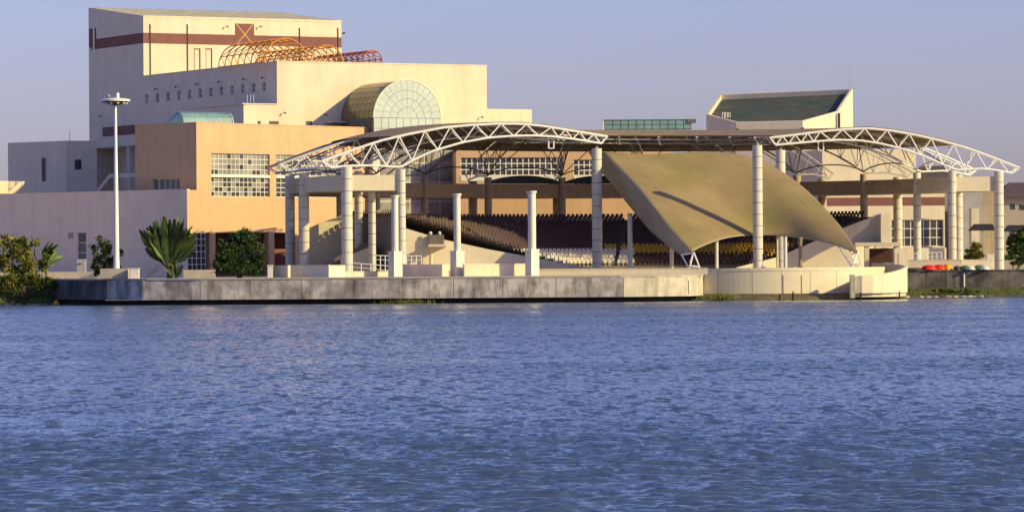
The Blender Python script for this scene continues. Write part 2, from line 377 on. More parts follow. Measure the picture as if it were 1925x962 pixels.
# sloping grassy banks either side
def bank(name, pts, z_top, w_, matn='soil'):
    rows = []
    for j in range(9):
        t = j / 8; row = []
        for i, (x, y, yw) in enumerate(pts):
            z = lerp(-0.35, z_top, t ** 0.8) + (rng.normal(0, 0.06) if 0 < j < 8 else 0)
            row.append((x, lerp(yw, y, t), z))
        rows.append(row)
    mb = MB().grid(rows); return struct(mb.build(name, matn, smooth=True))
lp = []
for i in range(40):
    px = lerp(-120, 215, i / 39); lp.append((pxy(px, 480)[0], lerp(489, 479, max(0, (px - 0)) / 215) if px > 0 else 490, 472.5 + 1.0 * math.sin(i * 0.7) - max(0, px - 120) * 0.07))
bank('bank_left', [(-900, 512, 500), (-200, 500, 484)] + lp, ZP - 0.05, 0)
rp = []
for i in range(60):
    px = lerp(1240, 2100, i / 59); rp.append((pxy(px, 485)[0], 492 if px < 1690 else 497.5, (470.5 if px < 1600 else lerp(470.5, 487, min(1, (px - 1600) / 110))) + 0.5 * math.sin(i * 1.3)))
bank('bank_right', rp + [(300, 510, 500), (1400, 545, 530)], 1.25, 0)

# ---- grass blades (stuff)
def grass(name, label, spots, hmin, hmax, m='grass'):
    vs = []; fs = []
    for (x, y, z) in spots:
        h = random.uniform(hmin, hmax); a = random.uniform(0, 6.28); w = random.uniform(0.03, 0.06); lx, ly = random.gauss(0, 0.35) * h, random.gauss(0, 0.35) * h
        dx, dy = math.cos(a) * w, math.sin(a) * w; o = len(vs)
        vs += [(x - dx, y - dy, z - 0.05), (x + dx, y + dy, z - 0.05), (x + lx, y + ly, z + h)]; fs.append((o, o + 1, o + 2))
    mb = MB().add(vs, fs); o = mb.build(name, m); struct(o, 'stuff'); o['label'] = label; o['category'] = 'grass'; return o
def bankz(y, yw, yt, ztop): 
    t = max(0, min(1, (y - yw) / (yt - yw))); return lerp(-0.35, ztop, t ** 0.8)
sp = []
for _ in range(9000):
    i = random.random() * 38; k = int(i); f_ = i - k; x = lerp(lp[k][0], lp[k + 1][0], f_); yt = lerp(lp[k][1], lp[k + 1][1], f_); yw = lerp(lp[k][2], lp[k + 1][2], f_)
    t = random.uniform(0.12, 0.98); y = lerp(yw, yt, t); sp.append((x, y, bankz(y, yw, yt, ZP - 0.05)))
grass('bank_grass', 'green grass covering the bank at the left waterline', sp, 0.15, 0.5)
sp = []
for _ in range(7000):
    i = random.random() * 58; k = int(i); f_ = i - k; x = lerp(rp[k][0], rp[k + 1][0], f_); yt = lerp(rp[k][1], rp[k + 1][1], f_); yw = lerp(rp[k][2], rp[k + 1][2], f_)
    px = x / 485 * FPX + CX
    dens = 0.9 if px > 1700 else (0.5 if px < 1420 else 0.08)
    if random.random() > dens: continue
    t = random.uniform(0.22, 0.98); y = lerp(yw, yt, t); sp.append((x, y, bankz(y, yw, yt, 1.25)))
grass('bank_grass', 'green grass and weeds at the foot of the dark right-hand retaining wall', sp, 0.1, 0.28)
sp = [(pxy(random.gauss(765, 22), 457)[0], 455.6 + random.uniform(-0.4, 0.4), 0.05) for _ in range(260)] + [(pxy(random.gauss(1345, 14), 466)[0], 464 + random.uniform(-1, 1), 0.3) for _ in range(500)]
grass('water_weeds', 'small tufts of weeds at the foot of the quay wall', sp, 0.2, 0.6)
# ---- pale stones along the waterline
def rock_mesh(seed, m):
    rr = random.Random(seed); mb = MB(); vs = []; nlat = 4; nl = 7
    for j in range(1, nlat):
        for k in range(nl):
            th = math.pi * j / nlat; ph = 2 * math.pi * k / nl; q = rr.uniform(0.75, 1.15)
            vs.append((q * math.sin(th) * math.cos(ph), q * math.sin(th) * math.sin(ph), 0.6 * q * math.cos(th)))
    vs += [(0, 0, 0.6), (0, 0, -0.6)]; fs = []
    for j in range(nlat - 2):
        for k in range(nl): fs.append((j * nl + k, (j + 1) * nl + k, (j + 1) * nl + (k + 1) % nl, j * nl + (k + 1) % nl))
    for k in range(nl): fs.append((len(vs) - 2, k, (k + 1) % nl)); fs.append((len(vs) - 1, (nlat - 2) * nl + (k + 1) % nl, (nlat - 2) * nl + k))
    return mb.add(vs, fs).mesh('stone', m)
RK = [rock_mesh(i, 'stone') for i in range(4)]; RKW = rock_mesh(9, 'stone_warm')
def rocks(pxs, Yf, z, smin, smax, label, grp):
    for px in pxs:
        s_ = random.uniform(smin, smax); Y = Yf(px); me = RKW if random.random() < 0.2 else random.choice(RK)
        o = inst('stone', me, None, (pxy(px, Y)[0], Y, z), random.uniform(0, 6), (s_ * random.uniform(0.9, 1.8), s_ * 0.9, s_ * 0.75))
        tag(o, label, 'stone', grp)
rocks([random.uniform(5, 108) for _ in range(16)] + [random.uniform(150, 185) for _ in range(4)], lambda p: 471.6 + random.uniform(-0.5, 0.6), 0.02, 0.12, 0.27, 'small pale stone at the waterline of the grassy left bank', 'stones at the left waterline')
rocks([random.uniform(1700, 1860) for _ in range(20)], lambda p: 486.0 + random.uniform(-0.6, 0.9), 0.05, 0.15, 0.4, 'pale stone at the waterline below the dark right-hand wall', 'stones at the right waterline')
rocks([random.uniform(1285, 1400) for _ in range(10)], lambda p: 467.5 + random.uniform(-0.8, 0.8), 0.05, 0.15, 0.36, 'stone in the mud below the left side of the round stage', 'stones below the stage')
b0 = P(106, 570, 471.3); mb = MB().lathe((b0.x, b0.y, 0), [(0.02, -0.15), (0.36, -0.05), (0.42, 0.15), (0.25, 0.36), (0.1, 0.46), (0.1, 0.58), (0.03, 0.6)], 12)
tag(mb.build('mooring_buoy', 'yellow_float', smooth=True), 'yellow buoy lying at the waterline of the left bank', 'buoy')

# ================================================================== QUAY
qt = thing('quay_wall', 'long stained concrete quay wall overhanging the dark water', 'quay', (qp[4][0], qp[4][1], 0.0))
cum = [0]
for a, b in zip(qp[:-1], qp[1:]): cum.append(cum[-1] + math.dist(a, b))
def qpos(s):
    for i in range(len(qp) - 1):
        if s <= cum[i + 1] + 1e-9:
            t = (s - cum[i]) / (cum[i + 1] - cum[i]); return Vector((lerp(qp[i][0], qp[i + 1][0], t), lerp(qp[i][1], qp[i + 1][1], t)))
    return Vector(qp[-1])
def qs_of(px):
    best = min((abs(CX + qpos(s)[0] / qpos(s)[1] * FPX - px), s) for s in np.linspace(0, cum[-1], 3000)); return best[1]
def qbox(mb, s0, s1, z0, z1, o0, o1, step=2.0, mi=0):
    k = max(1, int((s1 - s0) / step)); ss = [lerp(s0, s1, i / k) for i in range(k + 1)]
    pr = []
    for s in ss:
        p = qpos(s); q = qpos(min(cum[-1], s + 0.3)); q0 = qpos(max(0, s - 0.3)); d = (q - q0).normalized(); nn = Vector((d.y, -d.x))
        pr.append((p + nn * o1, p + nn * o0))
    vs = []
    for f_, b_ in pr: vs += [(f_.x, f_.y, z0), (b_.x, b_.y, z0), (b_.x, b_.y, z1), (f_.x, f_.y, z1)]
    fs = []
    for i in range(k):
        a = 4 * i; b = a + 4
        fs += [(a, b, b + 3, a + 3), (a + 3, b + 3, b + 2, a + 2), (a, a + 1, b + 1, b), (a + 1, a + 2, b + 2, b + 1)]
    fs += [(0, 3, 2, 1), (4 * k, 4 * k + 1, 4 * k + 2, 4 * k + 3)]
    mb.add(vs, fs, mi); return mb
joints = [95, 200, 268, 376, 470, 567, 665, 757, 852, 945, 1045, 1172, 1322]
for i, (a, b) in enumerate(zip(joints[:-1], joints[1:])):
    sa, sb = (0 if i == 0 else qs_of(a)) + 0.03, (cum[-1] if b == 1322 else qs_of(b)) - 0.03
    mb = qbox(MB(), sa, sb, 0.60 + random.uniform(-0.02, 0.02), 2.86, -1.0, random.uniform(-0.02, 0.02), 1.4)
    qbox_ = mb.build('concrete_panel', 'quay_dark' if b <= 200 else ('quay_clean' if b == 1322 else 'quay'), qt)
mb = MB(); qbox(mb, 0, cum[-1], 2.86, 3.06, -1.3, 0.07); mb.build('coping', 'quay_top', qt)
mb = MB(); qbox(mb, 0.5, cum[-1] - 0.4, -0.5, 0.5, -2.4, -1.3); mb.build('foundation', 'deep_dark', qt)
mb = MB()
for a in joints[1:-1]:
    qbox(mb, qs_of(a) - 0.04, qs_of(a) + 0.04, 0.6, 2.8, -0.9, -0.09)
mb.build('joint_filler', 'deep_dark', qt)
# end slot and dark crack on the bright end
mb = MB(); s_ = qs_of(1294); qbox(mb, s_ - 0.05, s_ + 0.05, 0.8, 2.4, -0.3, 0.035, 0.05); mb.build('drain_slot', 'deep_dark', qt)

# ================================================================== ROUND STAGE with curved ramp wall
SX, SY, SR = ray(1432, 500)[0] * 480.5, 480.5, 14.7
st = thing('round_stage', 'round cream-walled stage standing out over the lake below the tent', 'stage', (SX, SY, 0.6))
def arcwall(mb, a0, a1, r0, r1, z0, z1, k=24, cx=SX, cy=SY):
    for i in range(k):
        t0, t1 = R(lerp(a0, a1, i / k)), R(lerp(a0, a1, (i + 1) / k)); za, zb = (z1, z1) if not callable(z1) else (z1(i / k), z1((i + 1) / k))
        pts = []
        for (t, z) in ((t0, 0), (t1, 0)): pass
        c0, s0, c1, s1 = math.cos(t0), math.sin(t0), math.cos(t1), math.sin(t1)
        b = [(cx + r1 * c0, cy + r1 * s0, z0), (cx + r1 * c1, cy + r1 * s1, z0), (cx + r0 * c1, cy + r0 * s1, z0), (cx + r0 * c0, cy + r0 * s0, z0)]
        tp = [(b[0][0], b[0][1], za), (b[1][0], b[1][1], zb), (b[2][0], b[2][1], zb), (b[3][0], b[3][1], za)]
        mb.hexa(b + tp)
    return mb
mb = MB(); rws = []
for j in range(4):
    rws.append([(SX + (SR - 0.5 + j * 0.95 + 0.25 * math.sin(i * 0.9 + j)) * math.cos(t), SY + (SR - 0.5 + j * 0.95 + 0.25 * math.sin(i * 0.9 + j)) * math.sin(t), (0.8, 0.62, 0.25, -0.3)[j] + (0.08 * math.sin(i * 1.7 + j * 2) if j else 0)) for i, t in enumerate(np.linspace(R(195), R(350), 60))])
mb.grid(rws); struct(mb.build('mud_shore', 'mud', smooth=True))
cuts = [180, 205, 226, 246, 262, 275.5, 289, 303, 318, 336, 352]
for a, b in zip(cuts[:-1], cuts[1:]): arcwall(MB(), a + 0.12, b - 0.12, SR - 0.4, SR, 0.75, 3.42, 6).build('wall_panel', 'stage', st)
arcwall(MB(), 178, 354, SR - 0.75, SR + 0.06, 3.42, 3.78, 40).build('parapet', 'stage', st)
mb = MB(); ring = [(SX + (SR - 0.41) * math.cos(t), SY + (SR - 0.41) * math.sin(t)) for t in np.linspace(0, 2 * math.pi, 64, endpoint=False)]
mb.prism(ring, 0.4, 3.3); mb.build('stage_floor', 'plaza', st)
arcwall(MB(), 180, 350, SR - 1.2, SR - 0.42, -0.4, 0.74, 30).build('plinth', 'deep_dark', st)
mb = MB()
for px in (1472, 1507): 
    a = math.degrees(math.asin(max(-1, min(1, (ray(px, 530)[0] * 466 - SX) / SR)))) + 270; arcwall(mb, a - 0.16, a + 0.16, SR - 0.2, SR + 0.035, 0.76, 2.9, 1)
mb.build('drain_slot', 'column_core', st)
# ramp wall: starts at the stage front, swings right and back
rw = thing('ramp_wall', 'low curved cream wall sweeping round the right side of the stage', 'wall', (P(1660, 540, 470).x, 470, 0.6))
rpts = [(1604, 464.6, 519), (1620, 464.4, 518), (1640, 464.8, 516.5), (1660, 465.8, 514), (1678, 467.6, 510.5), (1692, 470.5, 506.5), (1701, 474.5, 502.5), (1703, 479, 499.5), (1695, 484, 497.5), (1680, 488, 496), (1662, 490.5, 495), (1640, 492, 494.5)]
def ribbon(mb, pts3, zb, thick):
    """pts3: (x,y,ztop)"""
    pr = []
    for i, p in enumerate(pts3):
        a = Vector(pts3[max(0, i - 1)][:2]); b = Vector(pts3[min(len(pts3) - 1, i + 1)][:2]); d = (b - a).normalized(); nn = Vector((d.y, -d.x))
        pr.append((Vector(p[:2]) + nn * thick / 2, Vector(p[:2]) - nn * thick / 2, p[2], zb(i) if callable(zb) else zb))
    vs = []; fs = []
    for f_, b_, zt_, z0_ in pr: vs += [(f_.x, f_.y, z0_), (b_.x, b_.y, z0_), (b_.x, b_.y, zt_), (f_.x, f_.y, zt_)]
    k = len(pr) - 1
    for i in range(k):
        a = 4 * i; b = a + 4; fs += [(a, b, b + 3, a + 3), (a + 3, b + 3, b + 2, a + 2), (a, a + 1, b + 1, b), (a + 1, a + 2, b + 2, b + 1)]
    fs += [(0, 3, 2, 1), (4 * k, 4 * k + 1, 4 * k + 2, 4 * k + 3)]
    return mb.add(vs, fs)
r3 = [tuple(P(px, py, Y)) for px, Y, py in rpts]
ribbon(MB(), r3[:7], 0.75, 0.35).build('wall_panel', 'stage', rw); ribbon(MB(), r3[6:], 0.75, 0.35).build('wall_panel', 'stage', rw)
mb = MB(); mb.prism([P(px, py, Y + 0.4).xy for px, Y, py in rpts] + [pxy(1600, 487), pxy(1604, 469)], 0.3, 2.3); mb.build('ramp_floor', 'plaza', rw)
mb = MB(); q = P(1607, 540, 464.5); mb.box(q.x - 0.55, q.x - 0.02, 463.9, 465.3, 0.2, P(1607, 516, 464.5).z); mb.build('end_pier', 'quay_clean', rw)
mb = MB()
for px, Y in ((1465, 463.4), (1490, 463.6), (1617, 463.0), (1690, 469.5)):
    x = pxy(px, Y)[0]
    o = MB().tube((x, Y, -0.6), (x + 0.03, Y, random.uniform(0.7, 1.1)), 0.11, 8, 0.09).build('mooring_post', 'deep_dark')
    tag(o, 'short dark wooden post in the water before the ' + {1465: 'middle of the round stage', 1490: 'round stage, second from the left', 1617: 'end of the curved ramp wall', 1690: 'rightmost curve of the ramp wall'}[px], 'post')

# dark retaining wall on the right
rwall = thing('retaining_wall', 'dark weathered retaining wall above the grass on the right', 'wall', (pxy(1800, 496)[0], 496, 0.8))
for i in range(8):
    a, b = lerp(1706, 1990, i / 8), lerp(1706, 1990, (i + 1) / 8); xa, xb = pxy(a, 496)[0] + 0.02, pxy(b, 496)[0] - 0.02
    MB().box(xa, xb, 496 + random.uniform(-0.02, 0.02), 497, 0.7, 3.16).build('concrete_panel', 'quay_dark', rwall)
MB().box(pxy(1706, 496)[0], pxy(1990, 496)[0], 495.9, 497.1, 3.16, 3.34).build('coping', 'quay_dark', rwall)
x = pxy(1812, 496)[0]; MB().tube((x, 495.85, 1.2), (x, 495.85, 2.9), 0.09, 8).build('drain_pipe', 'white_steel', rwall)

# ================================================================== BUILDINGS
DF = (math.cos(R(29)), math.sin(R(29))); DB = (-DF[1], DF[0])          # theatre: front direction, back-left direction
DL = (-DB[0], -DB[1])                                                   # left faces run right towards the camera
def back(p, L): return (p[0] + DB[0] * L, p[1] + DB[1] * L)
# --- main hall
a_, _ = ray(521, 200); HC = (a_ * 571, 571.0)
hf = Wall(HC, DF); hs0 = hf.s_at(458, 220); hs1 = hf.s_at(915, 160); hs2 = hf.s_at(1000, 225)
hz = hf.at(521, 117)[1]; hzl = hf.at(490, 196.5)[1]; hzr = hf.at(960, 205.5)[1]
wl_ = Wall(HC, DL); q270 = wl_.s_at(270, 140); HL = -q270                # length of the hall's left wall back to the tower
hall = thing('theatre_hall', 'cream theatre hall with sunlit front wall and glazed barrel vault', 'building', (HC[0], HC[1], ZP))
hlw = Wall(back(HC, HL), DL)
holes = []
for k in range(12):
    px = lerp(276, 497, k / 11); py = lerp(186, 163, k / 11); w_ = lerp(2.9, 4.0, k / 11); holes.append(hlw.rect(px - w_, px + w_, py - 8.5, py + 8.5))
mb = MB(); hlw.facade(mb, 0, HL, ZP, hz, holes, 0.3); mb.build('side_wall', 'grey_cream', hall)
for h in holes: window(hall, hlw, h, 1, 2, 0.3, 'pane_grey', 'mullion_white', 0.08)
vault_hole = None
mb = MB(); hf.facade(mb, 0, hs1, ZP, hz, []); mb.build('front_wall', 'cream', hall)
fp = [HC, hf.xy(hs1), back(hf.xy(hs1), HL), back(HC, HL)]
mb = MB(); mb.add([(x, y, hz) for x, y in fp], [(0, 1, 2, 3)]); mb.add([(*fp[1], ZP), (*fp[2], ZP), (*fp[2], hz), (*fp[1], hz)], [(0, 1, 2, 3)]); mb.build('roof', 'roof_flat', hall)
mb = MB(); hf.slab(mb, -0.05, hs1 + 0.05, hz, hz + 0.18, -0.4, 0.06); hlw.slab(mb, 0, HL - 0.1, hz, hz + 0.17, -0.4, 0.05); mb.build('coping', 'cream', hall)
# low left annexe of the hall, front flush with the hall
wA = [hf.rect(484, 490, 228, 238), hf.rect(506, 524, 228, 240), hf.rect(575, 587, 228, 240)]
mb = MB(); hf.facade(mb, hs0, -0.003, ZP, hzl, [h for h in wA if h[1] < 0]); 
mb.build('annexe_front', 'cream', hall)
A0 = hf.xy(hs0); alw = Wall(back(A0, 16), DL)
mb = MB(); alw.facade(mb, 0, 16, ZP, hzl, []); mb.quad((*A0, hzl), (*HC, hzl), (*back(HC, 16), hzl), (*back(A0, 16), hzl)); mb.build('annexe_side', 'grey_cream', hall)
mb = MB(); alw.slab(mb, -2, 16.2, hzl, hzl + 0.15, -0.4, 0.25); hf.slab(mb, hs0 - 0.1, -0.01, hzl, hzl + 0.14, -0.4, 0.12); mb.build('annexe_coping', 'grey_cream', hall)
for h in wA:
    m_ = MB(); hf.slab(m_, h[0], h[1], h[2], h[3], -0.3 if h[1] < 0 else 0.005, 0.03 if h[1] > 0 else -0.2); m_.build('window', 'pane_dark', hall)
mb = MB(); q = hf.rect(612, 682, 229, 232); hf.slab(mb, q[0], q[1], q[2], q[3], 0.02, 1.8); mb.build('door_canopy', 'grey_cream', hall)
mb = MB(); q = hf.rect(655, 672, 233, 246); hf.slab(mb, q[0], q[1], q[2] - 1, q[3], 0.005, 0.05); mb.build('door', 'maroon', hall)
# lower right shoulder of the hall
mb = MB(); mb.prism([hf.xy(hs1 + 0.003), hf.xy(hs2), back(hf.xy(hs2), 18), back(hf.xy(hs1 + 0.003), 18)], ZP, hzr); mb.build('right_shoulder', 'cream', hall)
# wall lamps on the hall
def lampette(w, px, py, par, out=0.5, m='dark_steel'):
    q, z = w.at(px, py); mb = MB(); mb.tube(w.pt(q, z, 0), w.pt(q, z + 0.12, out), 0.035, 5); mb.tube(w.pt(q, z + 0.12, out - 0.1), w.pt(q + 0.06, z - 0.04, out + 0.2), 0.08, 8, 0.13); return mb.build('wall_lamp', m, par)
for px, py in ((298, 168), (336, 164), (375, 159), (417, 155), (463, 150), (499, 147)): lampette(hlw, px, py, hall)
lampette(hf, 532, 213, hall); lampette(hf, 903, 221, hall); lampette(hf, 610, 217, hall)
# thin antennas on the annexe roof
for k, px in enumerate((465, 471, 477)):
    p = P(px, 190, 563); MB().tube((p.x, p.y, hzl), (p.x, p.y, hzl + 1.1), 0.035, 5).build('roof_antenna', 'white_steel', hall)
# --- glazed barrel vault of the hall
vc = P(765.5, 222, 569.5); vR = 5.4; vw = Wall((vc.x, vc.y), DF); vd = -((vc.x - hf.p.x) * hf.n.x + (vc.y - hf.p.y) * hf.n.y)
vault = thing('glass_vault', 'half-round glazed barrel vault with pale gridded end window on hall front', 'vault', (vc.x, vc.y, ZP))
def vpt(q, z, o): return vw.pt(q, vc.z + z, o)
# end window: radial panes, each a part
rings = [0.0, 1.55, 2.75, 3.95, vR - 0.06]
for j in range(4):
    ns = (4, 8, 12, 16)[j]
    for k in range(ns):
        t0, t1 = math.pi * k / ns, math.pi * (k + 1) / ns; g = 0.022; r0, r1 = rings[j] + g * (j > 0), rings[j + 1] - g
        gg = g / max(r1, 1); pts = []
        sub = 3
        for i in range(sub + 1): t = lerp(t0 + gg, t1 - gg, i / sub); pts.append((r1 * math.cos(t), r1 * math.sin(t)))
        if j > 0:
            for i in range(sub, -1, -1): t = lerp(t0 + gg, t1 - gg, i / sub); pts.append((r0 * math.cos(t), r0 * math.sin(t)))
        else: pts.append((0, 0))
        mb = MB(); n = len(pts); o_ = random.uniform(-0.012, 0.012)
        mb.add([vpt(a, b, 0.03 + o_) for a, b in pts] + [vpt(a, b, -0.02 + o_) for a, b in pts], [tuple(range(n))] + [(i, (i + 1) % n, n + (i + 1) % n, n + i) for i in range(n)])
        mb.build('pane', 'pane_pale', vault)
zlow = P(765, 262, 569.5).z - vc.z
for i in range(9):
    for j in range(2):
        a, b = lerp(-vR + 0.06, vR - 0.06, i / 9) + 0.035, lerp(-vR + 0.06, vR - 0.06, (i + 1) / 9) - 0.035; c, d = lerp(zlow, -0.02, j / 2) + 0.03, lerp(zlow, -0.02, (j + 1) / 2) - 0.03
        mb = MB(); p = [vpt(a, c, 0.03), vpt(b, c, 0.03), vpt(b, c, -0.02), vpt(a, c, -0.02), vpt(a, d, 0.03), vpt(b, d, 0.03), vpt(b, d, -0.02), vpt(a, d, -0.02)]; mb.hexa(p); mb.build('pane', 'pane_pale', vault)
mb = MB(); arc = [(vR * math.cos(t), vR * math.sin(t)) for t in np.linspace(0, math.pi, 33)] + [(-vR, zlow), (vR, zlow)]; n = len(arc)
mb.add([vpt(a, b, -0.03) for a, b in arc], [tuple(range(n))]); mb.build('end_backing', 'mullion_dark', vault)
mb = MB()
for (q0, z0), (q1, z1) in zip(arc[:33], arc[1:34]): mb.tube(vpt(q0, z0, 0), vpt(q1, z1, 0), 0.09, 6)
mb.tube(vpt(-vR, zlow, 0), vpt(-vR, 0, 0), 0.09, 6); mb.build('end_rim', 'mullion_white', vault)
# curved side: panes
nz, nl = 16, 7
for k in range(nz):
    t0, t1 = math.pi * k / nz, math.pi * (k + 1) / nz
    for i in range(nl):
        o0, o1 = -0.15 + (vd + 0.2) * i / nl * 1.0, -0.15 + (vd + 0.2) * (i + 1) / nl
        g = 0.006; pts = [(vR * math.cos(t0 + g), vR * math.sin(t0 + g)), (vR * math.cos(t1 - g), vR * math.sin(t1 - g))]
        mb = MB(); e = 0.04 * (1 if o1 < o0 else -1)
        p4 = [vpt(*pts[0], o0 - e), vpt(*pts[0], o1 + e), vpt(*pts[1], o1 + e), vpt(*pts[1], o0 - e)]
        cc = vpt(0, 0, (o0 + o1) / 2); q4 = [p + (Vector((cc.x, cc.y, cc.z)) - p).normalized() * 0.06 for p in p4]
        mb.hexa(q4 + p4); mb.build('vault_pane', 'pane_brown', vault)
mb = MB(); rows = []
for o_ in (-0.1, vd): rows.append([vpt((vR - 0.05) * math.cos(t), (vR - 0.05) * math.sin(t), o_) for t in np.linspace(0, math.pi, 33)])
mb.grid(rows)
for sgn in (-1, 1): mb.quad(vpt(sgn * (vR - 0.02), zlow - 2, -0.1), vpt(sgn * (vR - 0.02), 0, -0.1), vpt(sgn * (vR - 0.02), 0, vd), vpt(sgn * (vR - 0.02), zlow - 2, vd))
mb.build('vault_frame', 'mullion_dark', vault)
# atrium body below the vault
z_at = vc.z + zlow
at_ = thing('atrium_block', 'pale glazed atrium block below the barrel vault, seen through the colonnade', 'building', (vc.x, vc.y, ZP))
mb = MB(); 
p0, p1 = vw.xy(-vR - 0.1, -0.05), vw.xy(vR + 3.0, -0.05); mb.prism([p0, p1, back(p1, -vd - 0.8), back(p0, -vd - 0.8)], ZP, z_at - 0.02); mb.build('wall', 'grey_cream', at_)
for i in range(5):
    for j in range(5):
        a, b = lerp(-vR + 1.0, vR + 2.2, i / 5) + 0.1, lerp(-vR + 1.0, vR + 2.2, (i + 1) / 5) - 0.1; c, d = lerp(8, z_at - 0.6, j / 5) + 0.1, lerp(8, z_at - 0.6, (j + 1) / 5) - 0.1
        mb = MB(); vw.slab(mb, a, b, c, d, -0.04, 0.03); mb.build('pane', 'pane_grey', at_)
# --- fly tower
TC = (hlw.p.x, hlw.p.y); tf = Wall(TC, DF); tw = tf.s_at(642, 90); tz0 = tf.at(270, 30)[1]
tlw0 = Wall(TC, DL); TLn = -tlw0.s_at(167, 120); tl = Wall(back(TC, TLn), DL); tz1 = tl.at(167, 15)[1]
tower = thing('fly_tower', 'tall cream fly tower with maroon band, highest block on the left', 'building', (*TC, ZP))
zov = tl.at(210, 277)[1]
tb = Wall(TC, DF)
mb = MB(); tf.facade(mb, 0, tw, ZP, tz0, []); mb.build('front_wall', 'cream', tower)
mb = MB(); mb.add([tl.pt(0, zov), tl.pt(TLn, zov), tl.pt(TLn, tz0), tl.pt(0, tz1)], [(0, 1, 2, 3)])
# soffit + recessed lower wall, right side, back
mb.quad(tl.pt(0, zov), tl.pt(0, zov, -4), tl.pt(TLn, zov, -4), tl.pt(TLn, zov)); mb.quad(tl.pt(0, ZP, -4), tl.pt(TLn, ZP, -4), tl.pt(TLn, zov, -4), tl.pt(0, zov, -4))
R0, R1 = tf.xy(tw), back(tf.xy(tw), TLn)
mb.add([(*R0, ZP), (*R1, ZP), (*R1, tz1), (*R0, tz0)], [(0, 1, 2, 3)]); mb.add([tl.pt(0, ZP), (*R1, ZP), (*R1, tz1), tl.pt(0, tz1)], [(0, 1, 2, 3)])
mb.build('side_wall', 'grey_cream', tower)
mb = MB(); e = 0.25
mb.add([tf.pt(-0.0, tz0 - 0.02, -0.1), tf.pt(tw, tz0 - 0.02, -0.1), (*R1, tz1 + 0.05), tl.pt(0, tz1 + 0.05)], [(0, 1, 2, 3)]); mb.build('roof', 'rooftop_metal', tower)
for k in range(16):     # standing seams
    q0 = tw * (k + 0.5) / 16; a = tf.pt(q0, tz0 + 0.03, -0.15); b = Vector((*back((a.x, a.y), TLn - 0.3), tz1 + 0.1)); MB().tube(a, b, 0.03, 4).build('roof_seam', 'rooftop_metal', tower)
mb = MB(); tf.slab(mb, -0.03, tw + 0.03, tz0 - 0.25, tz0 + 0.05, -0.3, 0.06); mb.build('coping', 'cream', tower)
# bands
def band(w, px0, px1, py0, py1, par, m='maroon', out=0.035, name='band', pyr=None):
    s0, s1, z0, z1 = w.rect(px0, px1, py0, py1); mb = MB(); w.slab(mb, s0, s1, z0, z1, 0.002, out); return mb.build(name, m, par)
zb0, zb1 = tf.at(270, 81.5)[1], tf.at(270, 62)[1]
mb = MB(); tf.slab(mb, 0.0, tw, zb0, zb1, 0.002, 0.04); mb.build('band', 'maroon', tower)
mb = MB(); sA = tl.s_at(179.5, 80); tl.slab(mb, sA, TLn + 0.04, zb0, zb1, 0.002, 0.04); tl.slab(mb, tl.s_at(167.5, 65), tl.s_at(174, 65), zb1 - 1.2, zb1 + 1.7, 0.002, 0.04); mb.build('band', 'maroon', tower)
for px, a, b in ((173, 54, 94), (180, 53, 93)):
    s_ = tl.s_at(px, 75); mb = MB(); tl.slab(mb, s_ - 0.13, s_ + 0.13, tl.at(px, b)[1], tl.at(px, a)[1], 0.03, 0.12); mb.build('wall_groove', 'dark_steel', tower)
s0, s1, z0, z1 = tl.rect(193, 262, 237, 254.5); mb = MB(); tl.slab(mb, s0, s1, z0, z1, 0.002, 0.04); mb.build('band', 'maroon', tower)
s0, s1, z0, z1 = tf.rect(442, 477.5, 45, 85); mb = MB(); tf.slab(mb, s0, s1, zb1 - 0.1, z1, 0.002, 0.045); mb.build('panel', 'maroon', tower)
for sg in (0, 1):
    for k in range(12):
        t = (k + 0.5) / 12; q = lerp(s0 + 0.2, s1 - 0.2, t); z = lerp(zb0 + 0.1, z1 - 0.1, t if sg else 1 - t)
        mb = MB(); tf.slab(mb, q - 0.11, q + 0.11, z - 0.11, z + 0.11, 0.042, 0.09); mb.build('dot_tile', 'stripe_dots', tower)
for px in (282, 352, 563, 635):
    q, z = tf.at(px, 46 if px < 500 else 53); mb = MB(); tf.slab(mb, q - 0.055, q + 0.055, hz - 1, z, 0.05, 0.15); mb.build('downpipe', 'dark_steel', tower)
for px0, px1 in ((365, 376.5), (387, 398.5)):
    s0, s1, z0, z1 = tf.rect(px0, px1, 91.5, 135); mb = MB(); tf.slab(mb, s0, s1, z1 - 0.12, z1, 0.0, 0.12); tf.slab(mb, s1 - 0.12, s1, z0 - 2, z1, 0.001, 0.11); tf.slab(mb, s0, s0 + 0.06, z0 - 2, z1 - 0.13, 0.001, 0.04); mb.build('door_frame', 'maroon', tower)
lampette(tf, 424, 51, tower); lampette(tf, 487, 51, tower)
mb = MB(); q = tf.pt(tw, tf.at(642, 62)[1], -1); mb.tube(q, q + Vector((0.9, 0, 0)), 0.06, 5); mb.tube(q + Vector((0.6, 0, -0.1)), q + Vector((1.05, 0, 0.05)), 0.14, 6); mb.build('wall_lamp', 'dark_steel', tower)
lampette(tl, 193, 219, tower)
# column under the overhang
mb = MB(); p = tl.pt(tl.s_at(236, 310), ZP, -0.9); mb.obox(p, DL, 1.3, zov - ZP - 0.01, 0.9); mb.build('pillar', 'grey_cream', tower)
# stair parapet below the overhang
mb = MB(); pts = [(183, 356), (206, 327), (258, 325)]
for (a, b), (c, d) in zip(pts[:-1], pts[1:]):
    A_, B_ = P(a, b, 600), P(c, d, 598); mb.hexa([A_ + Vector((0, 0, -0.6)), B_ + Vector((0, 0, -0.6)), B_ + Vector((0, 0.4, -0.6)), A_ + Vector((0, 0.4, -0.6)), A_, B_, B_ + Vector((0, 0.4, 0)), A_ + Vector((0, 0.4, 0))])
tag(mb.build('stair_parapet', 'white_paint'), 'pale sloping stair parapet under the fly tower overhang', 'parapet')

